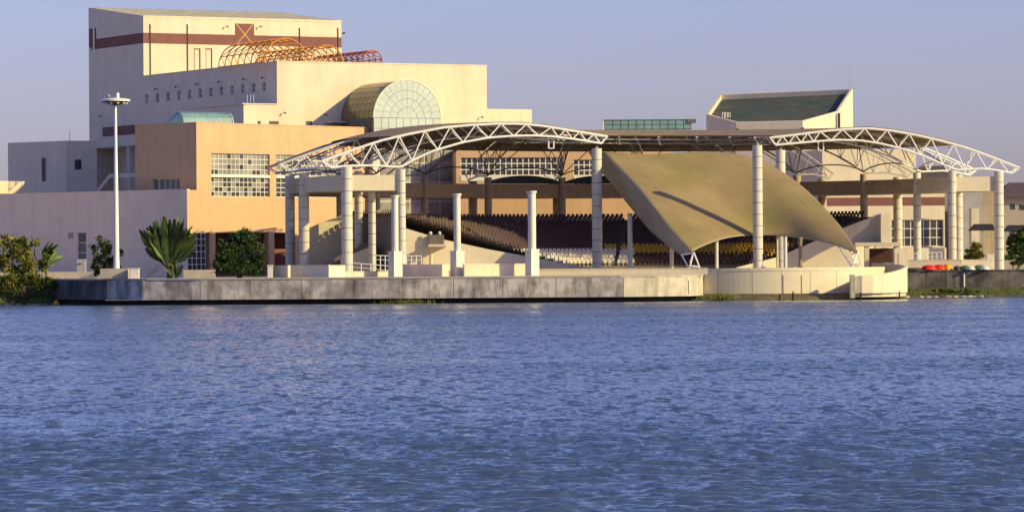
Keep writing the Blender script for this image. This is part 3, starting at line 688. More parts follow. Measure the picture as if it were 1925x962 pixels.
# --- orange arched lattice on the hall roof
def lattice(pxc, hoopr, L, nh, label, m, zc=0.0):
    q = hf.s_at(pxc, 118); c0 = hf.pt(q, hz + zc, -0.6); t = thing('roof_lattice', label, 'lattice', c0, 'lattice barrel frames on the theatre hall roof')
    full = zc > 0.2; ta = np.linspace(-0.35 if full else 0, math.pi + (0.35 if full else 0), 15)
    def hp(i, a): o = -0.6 - L * i / (nh - 1); return hf.pt(q + hoopr * math.cos(a), hz + zc + hoopr * math.sin(a), o)
    for i in range(nh):
        if full and i == 0: aa = np.linspace(0, 2 * math.pi, 25)
        else: aa = ta
        mb = MB(); mb.chain([hp(i, a) for a in aa], 0.085 if i else 0.1, 6); mb.build('hoop', m, t)
    for a in (ta[0], ta[2], ta[5], ta[7], ta[9], ta[12], ta[14]):
        mb = MB(); mb.tube(hp(0, a), hp(nh - 1, a), 0.07, 6); mb.build('rail', m, t)
    for i in range(nh - 1):
        mb = MB()
        for k in range(0, 14, 2):
            mb.tube(hp(i, ta[k + (0 if (k // 2) % 2 else 2)]), hp(i + 1, ta[k + (2 if (k // 2) % 2 else 0)]), 0.05, 5)
        mb.build('brace', m, t)
    MB().tube(hp(0, ta[7]), hf.pt(q, hz, -0.6), 0.06, 6).build('strut', m, t); MB().tube(hp(nh // 2, ta[7]), hf.pt(q, hz, -0.6 - L / 2), 0.06, 6).build('strut', m, t)
lattice(541, 3.45, 15.5, 8, 'largest orange steel lattice barrel on the roof, leftmost of three', 'orange_steel')
lattice(618, 2.6, 19, 10, 'middle orange steel lattice barrel on the hall roof', 'orange_steel')
lattice(704, 1.55, 17, 10, 'smallest reddish-orange lattice barrel with a full end ring, rightmost on the roof', 'red_steel', 0.45)

# --- orange tiled foyer wing
DO = (math.cos(R(48)), math.sin(R(48))); DOB = (-DO[1], DO[0]); DOL = (DO[1], -DO[0])
a_, _ = ray(369.5, 320); OC = (a_ * 543, 543.0); of = Wall(OC, DO); oz = of.at(369.5, 231.8)[1]; os1 = of.s_at(701, 300)
wtmp = Wall(OC, DOL); OLn = -wtmp.s_at(254, 300); ol = Wall((OC[0] + DOB[0] * OLn, OC[1] + DOB[1] * OLn), DOL)
foyer = thing('foyer_wing', 'orange tiled foyer wing with large gridded windows, sunlit side', 'building', (*OC, ZP))
zo0 = of.at(440, 437)[1]
W1 = of.rect(397, 507, 288, 327.5); W2 = of.rect(397, 507, 333, 370); W3 = of.rect(519, 640, 291, 328); W4 = of.rect(519, 640, 334, 370)
W1 = (W1[0], W1[1], of.at(397, 328)[1], of.at(397, 288)[1]); W2 = (W1[0], W1[1], of.at(397, 369)[1], of.at(397, 333)[1]); W3 = (W3[0], W3[1], W1[2], W1[3]); W4 = (W3[0], W3[1], W2[2], W2[3])
mb = MB(); of.facade(mb, 0, os1, zo0, oz, [W1, W2, W3, W4], 0.35)
mb.quad(of.pt(0, zo0), of.pt(0, zo0, -5), of.pt(os1, zo0, -5), of.pt(os1, zo0)); mb.build('front_wall', 'orange_tile', foyer)
window(foyer, of, W1, 14, 4, 0.35, 'pane_grey', 'mullion_white', 0.08, dark=0.25); window(foyer, of, W2, 14, 4, 0.35, 'pane_grey', 'mullion_white', 0.08, dark=0.5)
window(foyer, of, W3, 11, 4, 0.35, 'pane_grey', 'mullion_white', 0.09, dark=0.12); window(foyer, of, W4, 11, 4, 0.35, 'pane_dark', 'mullion_white', 0.09, dark=0.3)
mb = MB(); of.slab(mb, W1[0], W1[1], W2[3] + 0.01, W1[2] - 0.01, 0.003, 0.05); of.slab(mb, W3[0], W3[1], W2[3] + 0.01, W1[2] - 0.01, 0.003, 0.05); mb.build('spandrel', 'mullion_white', foyer)
for py in (247, 265, 390, 410):
    z = of.at(397, py)[1]
    for a, b in ((0.25, 0.62), (0.66, 0.9)): mb = MB(); of.slab(mb, os1 * a * 0.75, os1 * b * 0.75, z - 0.035, z + 0.035, 0.002, 0.03); mb.build('string_course', 'orange_tile', foyer)
mb = MB(); of.slab(mb, -0.05, os1, oz, oz + 0.15, -0.4, 0.06); ol.slab(mb, 0, OLn, oz, oz + 0.149, -0.4, 0.06); mb.build('coping', 'orange_tile', foyer)
Wl = ol.rect(287, 338, 336, 357)
mb = MB(); ol.facade(mb, 0, OLn, ZP, oz, [Wl], 0.4); mb.build('side_wall', 'orange_tile', foyer); window(foyer, ol, Wl, 5, 1, 0.4, 'pane_dark', 'mullion_white', 0.12)
mb = MB(); of.facade(mb, 0, os1, ZP, zo0, [], 0.1)
mb2 = MB(); 
mb2.quad(of.pt(0, ZP, -5), of.pt(os1, ZP, -5), of.pt(os1, zo0, -5), of.pt(0, zo0, -5)); mb2.build('ground_floor_wall', 'maroon', foyer)
for px in (358, 400, 455, 511, 560, 610, 660):
    q = of.s_at(px, 470); mb = MB(); of.slab(mb, q - 0.55, q + 0.55, ZP, zo0 - 0.003, -0.9, -0.04); mb.build('pillar', 'orange_tile', foyer)
fo = [OC, of.xy(os1), (of.xy(os1)[0] + DOB[0] * OLn, of.xy(os1)[1] + DOB[1] * OLn), (ol.p.x, ol.p.y)]
mb = MB(); mb.add([(x, y, oz - 0.02) for x, y in fo], [(0, 1, 2, 3)]); mb.add([(*fo[1], ZP), (*fo[2], ZP), (*fo[2], oz), (*fo[1], oz)], [(0, 1, 2, 3)]); mb.add([(*fo[2], ZP), (*fo[3], ZP), (*fo[3], oz), (*fo[2], oz)], [(0, 1, 2, 3)]); mb.build('roof', 'roof_flat', foyer)
# small glass vault on the foyer roof
gv = thing('roof_glasshouse', 'small teal glass barrel vault on the flat roof of the foyer wing', 'glasshouse', P(372, 233, 562))
gA = P(334, 234, 556); gB = gA + Vector((DF[0], DF[1], 0)) * 7.6; ax = (gB - gA); ax.z = 0; axn = ax.normalized(); sd = Vector((axn.y, -axn.x, 0)); gr = 2.0
for i in range(9):
    for k in range(6):
        t0, t1 = math.pi * k / 6 + 0.02, math.pi * (k + 1) / 6 - 0.02; a, b = i / 9 + 0.005, (i + 1) / 9 - 0.005
        f_ = lambda u, t, r_=gr: gA + ax * u + sd * (r_ * math.cos(t)) + Vector((0, 0, r_ * 0.88 * math.sin(t)))
        mb = MB(); mb.hexa([f_(a, t0, gr - 0.05), f_(b, t0, gr - 0.05), f_(b, t1, gr - 0.05), f_(a, t1, gr - 0.05), f_(a, t0), f_(b, t0), f_(b, t1), f_(a, t1)]); mb.build('pane', 'pane_teal', gv)
mb = MB(); mb.grid([[gA + ax * u + sd * ((gr - 0.07) * math.cos(t)) + Vector((0, 0, (gr - 0.07) * 0.88 * math.sin(t))) for t in np.linspace(0, math.pi, 13)] for u in (0.0, 1)])
mb.build('frame', 'mullion_white', gv)
mb = MB(); c_ = gA - axn * 1.9; rows = [[c_ + axn * 1.9 * math.sin(v) + (sd * math.cos(t) * gr + Vector((0, 0, gr * 0.88 * math.sin(t)))) * (0.02 + 0.98 * math.sin(v)) for t in np.linspace(0, math.pi, 9)] for v in np.linspace(0, math.pi / 2, 5)]
mb.grid(rows); mb.build('rounded_end', 'pane_teal', gv, smooth=True)
mb = MB(); mb.chain([gB + sd * (gr * math.cos(t)) + Vector((0, 0, gr * 0.88 * math.sin(t))) for t in np.linspace(0, math.pi, 13)], 0.08, 5); mb.build('end_rim', 'mullion_white', gv)

# --- podium with long shaded wall on the left
a_, _ = ray(352, 430); PC = (a_ * 540.2, 540.2); pf = Wall(PC, DO); pl = Wall((PC[0] + DOB[0] * 75, PC[1] + DOB[1] * 75), DOL)
pz = pf.at(352, 357)[1]
pod = thing('podium_block', 'long plain podium wall in shade behind the mast on the left', 'building', (*PC, ZP))
Wt = pl.rect(145.5, 162, 437, 494); Wv = pl.rect(129.5, 137.5, 437, 448)
mb = MB(); pl.facade(mb, 0, 75, ZP, pz, [Wt], 0.35); mb.build('side_wall', 'podium', pod); window(pod, pl, Wt, 1, 3, 0.3, 'pane_dark', 'mullion_white', 0.1)
mb = MB(); pl.slab(mb, Wv[0], Wv[1], Wv[2], Wv[3], 0.002, 0.12); mb.build('vent', 'blue_grey_wall', pod)
pe = pf.s_at(371, 400); Wg = pf.rect(354, 368, 440, 497)
mb = MB(); pf.facade(mb, 0, pe, pf.at(360, 437)[1], pz, []); mb.add([(*PC, pz), pf.pt(pe, pz), pf.pt(pe, pz, -20), (*pl.xy(0), pz)], [(0, 1, 2, 3)]); mb.build('front_wall', 'orange_tile', pod)
mb = MB(); pl.slab(mb, 0, 75.05, pz, pz + 0.12, -0.5, 0.05); mb.build('coping', 'podium', pod)
g0, g1 = pf.s_at(353.5, 470), pf.s_at(396, 470)
fr = window(pod, Wall(pf.xy(0, -0.8), DO), (g0 + 0.02, g1, ZP + 0.8, pf.at(360, 437)[1]), 5, 6, 0.3, 'pane_dark', 'mullion_white', 0.09)
# --- flat far-left sunlit box behind the podium
p0 = P(46, 341, 590); p1 = P(-60, 338, 580); mb = MB(); mb.prism([(p1.x, p1.y), (p0.x, p0.y), (p0.x - 8, p0.y + 20), (p1.x - 8, p1.y + 20)], ZP, p0.z)
tag(mb.build('low_annexe', 'cream'), 'small sunlit cream wall at the far left edge above the podium', 'building')
# --- grey annexe left of the tower
an = thing('grey_annexe', 'low grey annexe block in shade left of the fly tower', 'building', (*P(80, 350, 615).xy, ZP))
c0 = P(124, 300, 615); anl = Wall((c0.x - 0.74 * 40, c0.y + 0.67 * 40), (0.74, -0.67)); anz = P(124, 264.5, 615).z
aL = anl.s_at(124, 300); a0 = anl.s_at(15, 300); anr = Wall((c0.x, c0.y), (0.94, 0.34)); ar1 = anr.s_at(182, 310)
Ws = anl.rect(78, 87, 297, 341); Wr = anr.rect(140.5, 153.5, 300, 319)
mb = MB(); anl.facade(mb, a0, aL, ZP, anz, [Ws], 0.4); mb.build('side_wall', 'grey_cream', an); mb = MB(); anr.facade(mb, 0, ar1, ZP, anz, [Wr], 0.4); mb.build('front_wall', 'grey_cream', an)
window(an, anl, Ws, 1, 2, 0.3, 'pane_dark', 'mullion_dark', 0.1); window(an, anr, Wr, 2, 1, 0.3, 'pane_dark', 'mullion_dark', 0.1)
q = [anl.xy(a0), (c0.x, c0.y), anr.xy(ar1), (anr.xy(ar1)[0] - 14, anr.xy(ar1)[1] + 20)]; mb = MB(); mb.add([(x, y, anz - 0.01) for x, y in q], [(0, 1, 2, 3)]); mb.build('roof', 'roof_flat', an)
p = P(131, 255, 617); MB().tube((p.x, p.y, anz), (p.x, p.y, anz + 1.7), 0.06, 5).build('roof_vent', 'white_steel', an)

# --- rear foyer wing behind the colonnade
rf0 = P(858, 380, 567); rfw = Wall((rf0.x, rf0.y), (math.cos(R(6)), math.sin(R(6)))); rz = rfw.at(960, 281)[1]; rend = rfw.s_at(1262, 380)
rear = thing('rear_wing', 'orange tiled wing with wide gridded window seen behind the colonnade', 'building', (rf0.x, rf0.y, ZP))
H1 = rfw.rect(866, 1058, 296, 330); H2 = rfw.rect(1078, 1150, 300, 330); H3 = rfw.rect(1030, 1058, 341, 349); H4 = rfw.rect(1078, 1110, 341, 349)
mb = MB(); rfw.facade(mb, 0, rend, ZP, rz, [H1, H2, H3, H4], 0.35); mb.quad(rfw.pt(0, ZP), rfw.pt(0, rz), rfw.pt(0, rz, -20), rfw.pt(0, ZP, -20)); mb.quad(rfw.pt(0, rz), rfw.pt(rend, rz), rfw.pt(rend, rz, -20), rfw.pt(0, rz, -20)); mb.build('wall', 'orange_tile', rear)
window(rear, rfw, H1, 18, 3, 0.35, 'pane_dark', 'mullion_white', 0.14, dark=0.3); window(rear, rfw, H2, 7, 3, 0.35, 'pane_dark', 'mullion_white', 0.14)
window(rear, rfw, H3, 3, 1, 0.35, 'pane_dark', 'mullion_white', 0.12); window(rear, rfw, H4, 3, 1, 0.35, 'pane_dark', 'mullion_white', 0.12)
mb = MB(); rfw.slab(mb, H1[0], H1[1], H1[2] - 0.75, H1[2] - 0.02, 0.003, 0.06); rfw.slab(mb, H2[0], H2[1], H2[2] - 0.75, H2[2] - 0.02, 0.003, 0.06); mb.build('spandrel', 'mullion_white', rear)
# --- teal glazed roof lantern further back
gl = thing('roof_lantern', 'long teal glazed lantern on a roof behind the canopy', 'glasshouse', (*P(1220, 240, 610).xy, P(1220, 250, 610).z))
lw = Wall(P(1134, 235, 608).xy, (1, 0.02)); l1 = lw.s_at(1300, 235); zt_, zl_ = lw.at(1134, 226.5)[1], lw.at(1134, 252)[1]
for i in range(11):
    for j in range(3):
        mb = MB(); a, b = lerp(0.2, l1, i / 11) + 0.06, lerp(0.2, l1, (i + 1) / 11) - 0.06; c, d = lerp(zl_, zt_, j / 3) + 0.05, lerp(zl_, zt_, (j + 1) / 3) - 0.05
        lw.slab(mb, a, b, c, d, -0.05, 0.02); mb.build('pane', 'pane_teal', gl)
mb = MB(); lw.slab(mb, 0.1, l1, zl_, zt_, -2.5, -0.051); lw.slab(mb, 0, l1 + 0.1, zt_, zt_ + 0.1, -2.6, 0.1); lw.slab(mb, l1 - 0.6, l1 + 0.7, zt_ - 0.45, zt_ + 0.12, -1.5, 0.2); mb.build('frame', 'mullion_dark', gl)
mb = MB(); lw.slab(mb, -0.05, 0.15, zl_, zt_, -0.1, 0.06); mb.build('end_post', 'mullion_white', gl)
# --- polygonal block with sloping green roof
pol = thing('polygon_tower', 'polygonal cream block with sloping dark green roof on the right', 'building', (*P(1470, 240, 620).xy, ZP))
pts = [(1327.5, 215, 622), (1384, 230, 610), (1509, 227.5, 608), (1575, 209.5, 617), (1603, 167, 640), (1353, 178, 648)]
rim = [P(*p) for p in pts]; nP = len(rim)
mats_ = ['grey_cream', 'grey_cream', 'cream', 'cream', 'cream', 'cream']
for i in range(nP):
    a, b = rim[i], rim[(i + 1) % nP]; mb = MB(); mb.quad((a.x, a.y, ZP), (b.x, b.y, ZP), b, a); mb.build('wall', mats_[i], pol)
cen = sum(rim, Vector()) / nP
inn = [r_ + (cen - r_) * 0.035 + Vector((0, 0, 0.0)) for r_ in rim]; low = [v - Vector((0, 0, 0.75)) for v in inn]
mb = MB(); mb.add(rim + inn + low, [(i, (i + 1) % nP, nP + (i + 1) % nP, nP + i) for i in range(nP)] + [(nP + i, nP + (i + 1) % nP, 2 * nP + (i + 1) % nP, 2 * nP + i) for i in range(nP)]); mb.build('parapet', 'cream', pol)
cl = sum(low, Vector()) / nP
mb = MB(); mb.add(low + [cl], [(i, (i + 1) % nP, nP) for i in range(nP)]); mb.build('roof', 'roof_green', pol)
p = P(1577, 225, 616.5); MB().tube((p.x, p.y - 0.1, p.z - 4), (p.x, p.y - 0.1, p.z + 1), 0.22, 6).build('downpipe', 'dark_steel', pol)
p = P(1598, 150, 640); MB().tube((p.x, p.y, p.z - 3), (p.x, p.y, p.z + 2.4), 0.05, 5, 0.02).build('lightning_rod', 'grey_steel', pol)
p = P(1358, 214, 616); mb = MB()
for k in range(3): mb.chain([p + Vector((k * 0.45, 0, -0.6)), p + Vector((k * 0.45, 0, 0.15)), p + Vector((k * 0.45 + 0.3, 0, 0.15)), p + Vector((k * 0.45 + 0.3, 0, -0.6))], 0.05, 5)
mb.build('roof_ladder', 'white_steel', pol)
for px, py in ((1385, 244), (1507, 242)):
    p = P(px, py, 607.6); MB().tube(p, p + Vector((0.2, -0.5, 0)), 0.2, 6).build('wall_lamp', 'dark_steel', pol)
# --- cream right-hand building behind the colonnade with maroon band
cb = Wall(P(1546, 330, 577).xy, (math.cos(R(7)), math.sin(R(7)))); cbl = Wall(P(1470, 330, 590).xy, (P(1546, 330, 577) - P(1470, 330, 590)).xy)
right = thing('right_wing', 'cream two-storey wing with maroon band behind the right colonnade', 'building', (cb.p.x, cb.p.y, ZP))
c1 = cb.s_at(1722, 310); c2 = cb.s_at(1776, 400); ct = cb.at(1600, 281)[1]; cl_ = cb.at(1700, 346)[1]
Wq = cb.rect(1676, 1775, 413, 463)
mb = MB(); cb.facade(mb, 0, c2, ZP, cl_, [(Wq[0], Wq[1] - 0.1, Wq[2], Wq[3])], 0.4); cb.facade(mb, 0, c1, cl_, ct, [], 0.1)
mb.quad(cb.pt(c1, cl_), cb.pt(c1, cl_, -14), cb.pt(c1, ct, -14), cb.pt(c1, ct)); mb.quad(cb.pt(0, ct), cb.pt(c1, ct), cb.pt(c1, ct, -14), cb.pt(0, ct, -14)); mb.quad(cb.pt(c2, ZP), cb.pt(c2, ZP, -14), cb.pt(c2, cl_, -14), cb.pt(c2, cl_)); mb.quad(cb.pt(c1, cl_), cb.pt(c2, cl_), cb.pt(c2, cl_, -14), cb.pt(c1, cl_, -14))
mb.build('front_wall', 'cream', right)
mb = MB(); lL = (P(1546, 330, 577) - P(1470, 330, 590)).xy.length; cbl.facade(mb, 0, lL, ZP, ct, [], 0.2); mb.build('side_wall', 'grey_cream', right)
window(right, cb, (Wq[0], Wq[1] - 0.1, Wq[2], Wq[3]), 8, 3, 0.4, 'pane_dark', 'mullion_white', 0.12)
s0, s1, z0, z1 = cb.rect(1546, 1776, 371, 386.5); mb = MB(); cb.slab(mb, 0, c2, z0, z1, 0.002, 0.05); mb.build('band', 'maroon', right)
mb = MB(); cb.slab(mb, cb.s_at(1676, 470), c2, ZP, cb.at(1720, 466)[1], 0.6, 0.9); mb.build('parapet', 'cream', right)

# --- background on the far right: grey houses
def house(label, px0, px1, pyt, Y, dpt, wallm, roofm, wins, ridge=1.6, over=0.5):
    a, b = P(px0, pyt, Y), P(px1, pyt, Y); t = thing('house', label, 'house', ((a.x + b.x) / 2, Y, ZP), 'houses behind the right end of the colonnade'); w = Wall((a.x, Y), (1, 0)); L_ = b.x - a.x; zt = (a.z + b.z) / 2
    hs = [w.rect(*q) for q in wins]; mb = MB(); w.facade(mb, 0, L_, ZP, zt, hs, 0.3)
    mb.quad((b.x, Y, ZP), (b.x, Y + dpt, ZP), (b.x, Y + dpt, zt), (b.x, Y, zt)); mb.quad((a.x, Y + dpt, ZP), (a.x, Y, ZP), (a.x, Y, zt), (a.x, Y + dpt, zt)); mb.build('wall', wallm, t)
    for h in hs: window(t, w, h, 2, 1, 0.25, 'pane_dark', 'mullion_dark', 0.12)
    mb = MB(); o = over
    mb.add([(a.x - o, Y - o, zt), (b.x + o, Y - o, zt), (b.x + o, Y + dpt + o, zt), (a.x - o, Y + dpt + o, zt), (a.x + L_ * 0.2, Y + dpt / 2, zt + ridge), (b.x - L_ * 0.2, Y + dpt / 2, zt + ridge)], [(0, 1, 5, 4), (1, 2, 5), (2, 3, 4, 5), (3, 0, 4), (3, 2, 1, 0)]); mb.build('roof', roofm, t); return t
house('grey house with dark hipped roof behind the last colonnade bay', 1724, 1800, 345, 600, 12, 'blue_grey_wall', 'dark_roof', [(1740, 1752, 352, 362)], 2.8)
house('dark-roofed house at the right edge behind the palm shrubs', 1885, 1990, 372, 590, 12, 'house_wall', 'dark_roof', [(1898, 1908, 383, 394), (1915, 1925, 385, 395), (1897, 1908, 430, 445)], 2.4, 1.0)
house('blue-grey house wall between the two last colonnade columns', 1795, 1850, 352, 585, 10, 'blue_grey_wall', 'dark_roof', [], 1.2)
mb = MB(); a, b = P(1846, 358, 575), P(1874, 422, 575)
for k in range(9): x0 = lerp(a.x, b.x, k / 9); mb.box(x0, x0 + 0.17, 574.85, 575.2, ZP, a.z); mb.box(x0 + 0.17, lerp(a.x, b.x, (k + 1) / 9), 574.97, 575.2, ZP, a.z)
tag(mb.build('ribbed_screen', 'tan_panel'), 'tan ribbed wall panel seen between the last two columns', 'wall')
a, b = P(1826, 391, 570), P(1841, 422, 570); mb = MB(); mb.box(a.x, b.x, 570, 573, ZP, a.z); tag(mb.build('stair_box', 'cream'), 'narrow sunlit cream block beside the ribbed panel', 'building')
def awning(label, px0, px1, py, Y):
    a, b = P(px0, py, Y), P(px1, py, Y); t = thing('canvas_awning', label, 'awning', ((a.x + b.x) / 2, Y, ZP)); h = 0.9
    mb = MB(); mb.add([(a.x, Y, a.z - h), (b.x, Y, a.z - h), (b.x, Y + 3, a.z - h), (a.x, Y + 3, a.z - h), (a.x + 0.7, Y + 1.2, a.z), (b.x - 0.3, Y + 1.2, a.z), (b.x - 0.3, Y + 1.8, a.z), (a.x + 0.7, Y + 1.8, a.z)], [(0, 1, 5, 4), (1, 2, 6, 5), (2, 3, 7, 6), (3, 0, 4, 7), (4, 5, 6, 7), (3, 2, 1, 0)]); mb.build('canopy', 'dark_canvas', t)
    for x in (a.x + (b.x - a.x) * 0.48, b.x - 0.5): MB().tube((x, Y + 0.3, ZP), (x, Y + 0.3, a.z - h), 0.06, 6).build('pole', 'grey_steel', t)
awning('dark canvas awning on poles between the last two columns', 1824, 1872, 421, 548); awning('dark canvas awning at the right edge of the view', 1888, 1950, 423, 552)

# ================================================================== AMPHITHEATRE: colonnade, canopy, stands (all follow one family of radial lines)
RC = Vector((18.6, 513.0)); NT = 13
O0 = P(605, 310, 485.1); I0 = P(1142, 262, 495.5); O1 = P(1917, 320, 522.4); I1 = P(1447, 266, 517.0)
def polar(p): d = Vector((p.x, p.y)) - RC; return d.length, math.atan2(d.y, d.x) % (2 * math.pi)
(ro0, ao0), (ri0, ai0), (ro1, ao1), (ri1, ai1) = polar(O0), polar(I0), polar(O1), polar(I1)
def Fp(a, t):
    k = a / NT; ro, ao = lerp(ro0, ro1, k), lerp(ao0, ao1, k); ri, ai = lerp(ri0, ri1, k), lerp(ai0, ai1, k)
    o = RC + Vector((math.cos(ao), math.sin(ao))) * ro; i = RC + Vector((math.cos(ai), math.sin(ai))) * ri
    return o + (i - o) * t
def F3(a, t, z): p = Fp(a, t); return Vector((p.x, p.y, z))
def profile(pts, a):
    o, i = Fp(a, 0), Fp(a, 1); d = i - o
    res = []
    for px, py in pts:
        ra, rb = ray(px, py); t = (ra * o.y - o.x) / (d.x - ra * d.y); res.append((t, CAMZ + rb * (o.y + d.y * t)))
    res.sort(); return np.array(res)
LT = profile([(605, 303.5), (660, 283), (715.5, 264.5), (772, 251.5), (834, 240), (885, 235.5), (932, 233.2), (976, 233), (1020, 237), (1059, 243.5), (1142, 257)], 0)
LB = profile([(617, 316), (651, 312), (700, 311), (752, 314.5), (781, 299), (810, 285), (866, 268.5), (914, 259.5), (957, 256), (1001, 255), (1040, 257), (1080, 262), (1131, 270)], 0)
RT = profile([(1445, 259.5), (1484.5, 255), (1520, 250.5), (1555, 246), (1595, 243), (1634.5, 241.5), (1677, 246), (1722, 254), (1772, 265.5), (1821, 279.5), (1863.6, 295), (1917, 316)], NT)
RB = profile([(1456, 273), (1500, 269), (1539, 265.5), (1574, 263), (1615, 264), (1653, 269.5), (1693, 279), (1730, 291), (1797, 319.5), (1847, 317), (1877, 320.5), (1907, 326.5)], NT)
def zt(a, t):
    k = a / NT; return lerp(np.interp(t, LT[:, 0], LT[:, 1]), np.interp(t, RT[:, 0], RT[:, 1]), k) + 0.9 * math.sin(math.pi * k) * max(0, t - 0.1)
def zbm(a, t):
    k = a / NT; return lerp(np.interp(t, LB[:, 0], LB[:, 1]), np.interp(t, RB[:, 0], RB[:, 1]), k) + 0.9 * math.sin(math.pi * k) * max(0, t - 0.1)
TO, TI = 0.085, 0.277
ZB0, ZB1 = 13.5, 15.4
col_thing = thing('colonnade', 'horseshoe colonnade of round columns with ring beam around the stands', 'colonnade', (RC.x, RC.y, ZP))
def strip(a0, a1, t0, t1, z0, z1, k):
    mb = MB(); q = [lerp(a0, a1, i / k) for i in range(k + 1)]
    for x, y in zip(q[:-1], q[1:]):
        mb.hexa([F3(x, t1, z0), F3(y, t1, z0), F3(y, t0, z0), F3(x, t0, z0), F3(x, t1, z1), F3(y, t1, z1), F3(y, t0, z1), F3(x, t0, z1)])
    return mb
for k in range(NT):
    strip(k + 0.001, k + 0.999, TO - 0.004, TI, ZB0, ZB1, 5).build('ring_beam', 'beam_shaded' if 1 <= k <= 11 else 'beam', col_thing)
# columns built of stacked drums
def drum_mesh(r, h, g=0.10, m='column'):
    return MB().lathe((0, 0, 0), [(r - 0.06, 0.0), (r - 0.06, g * 0.4), (r, g / 2 + 0.008), (r, h - g / 2 - 0.008), (r - 0.06, h - g * 0.4), (r - 0.06, h)], 22).mesh('drum', m, smooth=True)
DM = {}
def column(par, x, y, z0, z1, r, nd, name='column', standalone=None, m='column'):
    h = (z1 - z0) / nd; key = (round(r, 3), round(h, 3), m)
    if key not in DM: DM[key] = drum_mesh(r, h, 0.075, m)
    core = MB().tube((x, y, z0), (x, y, z1 - 0.02), r - 0.05, 16)
    c = core.build(name if par else 'core', 'column_core', par if par else standalone)
    for i in range(nd): inst('drum', DM[key], c if par else standalone, (x, y, z0 + i * h))
    return c
extra_i = {}
for a in range(NT + 1):
    for t, r in ((TO, 0.62), (TI - 0.004, 0.52)):
        p = Fp(a, t)
        if a in (0,) and t < 0.2: r = 0.68
        if t < 0.2: column(col_thing, p.x, p.y, ZP, zbm(a, t) - 0.1 if a in (0, NT) else ZB1 + 0.5, r, 9, m='column_shaded' if 3 <= a <= 10 else 'column')
        else: column(col_thing, p.x, p.y, ZP, max(ZB1 + 0.4, zbm(a, t) - 0.3), r, 9, m='column_shaded' if 2 <= a <= 11 else 'column')
for px, Y in ((700, 490.5), (676, 497)):
    p = pxy(px, Y); column(col_thing, p[0], p[1], ZP, ZB0 - 0.01, 0.55 if px == 699 else 0.45, 8)

# ---- canopy roof on radial trusses
can = thing('canopy_roof', 'arched brown canopy roof on white lattice trusses over the stands', 'canopy', (RC.x, RC.y, ZB1))
for a in range(NT + 1):
    front = a in (0, NT); m = 'white_steel' if a in (0, NT, 1, NT - 1) else 'grey_steel'
    rch = 0.15 if front else 0.12
    # two top chords and one bottom chord
    d = (Fp(a, 1) - Fp(a, 0)).normalized(); sd_ = Vector((-d.y, d.x)); sgn = 1 if a < NT / 2 else -1
    off = Vector((sd_.x, sd_.y, 0)) * 0.9 * sgn
    ts = np.linspace(0, 1, 34)
    tp = lambda t, o=0.0: F3(a, t, zt(a, t)) + off * o
    bt_ = lambda t: F3(a, t, zbm(a, max(LB[0, 0] if a < NT else RB[0, 0], min(t, 0.98))))
    tr = MB().chain([tp(t) for t in ts], rch, 7).build('truss', m, can)
    MB().chain([tp(t, 1.6) for t in ts], rch * 0.6, 6).build('top_chord', m, tr)
    tsb = np.linspace(0.03, 0.978, 40)
    MB().chain([bt_(t) + off * 0.0 for t in tsb], rch * 0.95, 7).build('bottom_chord', m, tr)
    # warren web
    nodes_t = np.concatenate([np.linspace(0.0, 0.80, 10), np.linspace(0.80, 1.0, 5)[1:]])
    webs = []
    for k in range(len(nodes_t) - 1):
        bm_ = 0.5 * (nodes_t[k] + nodes_t[k + 1]); bm_ = max(0.03, min(0.975, bm_))
        webs.append((tp(nodes_t[k]), bt_(bm_))); webs.append((bt_(bm_), tp(nodes_t[k + 1])))
        webs.append((tp(nodes_t[k], 1.6), bt_(bm_))); 
    webs.append((tp(0), bt_(0.03))); webs.append((tp(1), bt_(0.978)))
    if a in (0, 1, NT - 1, NT):
        for i_, (w0, w1) in enumerate(webs): MB().tube(w0, w1, 0.05 if (i_ % 3 == 2 and i_ < len(webs) - 2) else 0.085, 6).build('diagonal', m, tr)
    else:
        mb = MB()
        for w0, w1 in webs: mb.tube(w0, w1, 0.05, 5)
        mb.build('web', m, tr)
# roof skin panels: between neighbouring trusses, in strips
nst = 9
for a in range(NT):
    for j in range(nst):
        t0, t1 = lerp(0.24, 0.985, j / nst), lerp(0.24, 0.985, (j + 1) / nst); mb = MB(); ks = 3; rows_t, rows_b = [], []
        for tt in (t0 + 0.001, (t0 + t1) / 2, t1 - 0.001):
            rows_t.append([F3(lerp(a + 0.01, a + 0.99, i / ks), tt, zt(lerp(a, a + 1, i / ks), tt) + 0.26) for i in range(ks + 1)]); rows_b.append([v - Vector((0, 0, 0.09)) for v in rows_t[-1]])
        mb.grid(rows_t); mb.grid([r_[::-1] for r_ in rows_b]); mb.quad(rows_t[-1][0], rows_t[-1][-1], rows_b[-1][-1], rows_b[-1][0]); mb.quad(rows_b[0][0], rows_b[0][-1], rows_t[0][-1], rows_t[0][0])
        for e_ in (0, -1): mb.quad(rows_t[0][e_], rows_t[-1][e_], rows_b[-1][e_], rows_b[0][e_])
        mb.build('roof_panel', 'canopy_brown', can)
for t in np.linspace(0.3, 0.96, 8):      # purlins under the skin
    mb = MB(); pts = []
    for i in range(NT * 4 + 1): a = i / 4; pts.append(F3(a, t, zt(a, t) + 0.1))
    mb.chain(pts, 0.07, 5); mb.build('purlin', 'grey_steel', can)
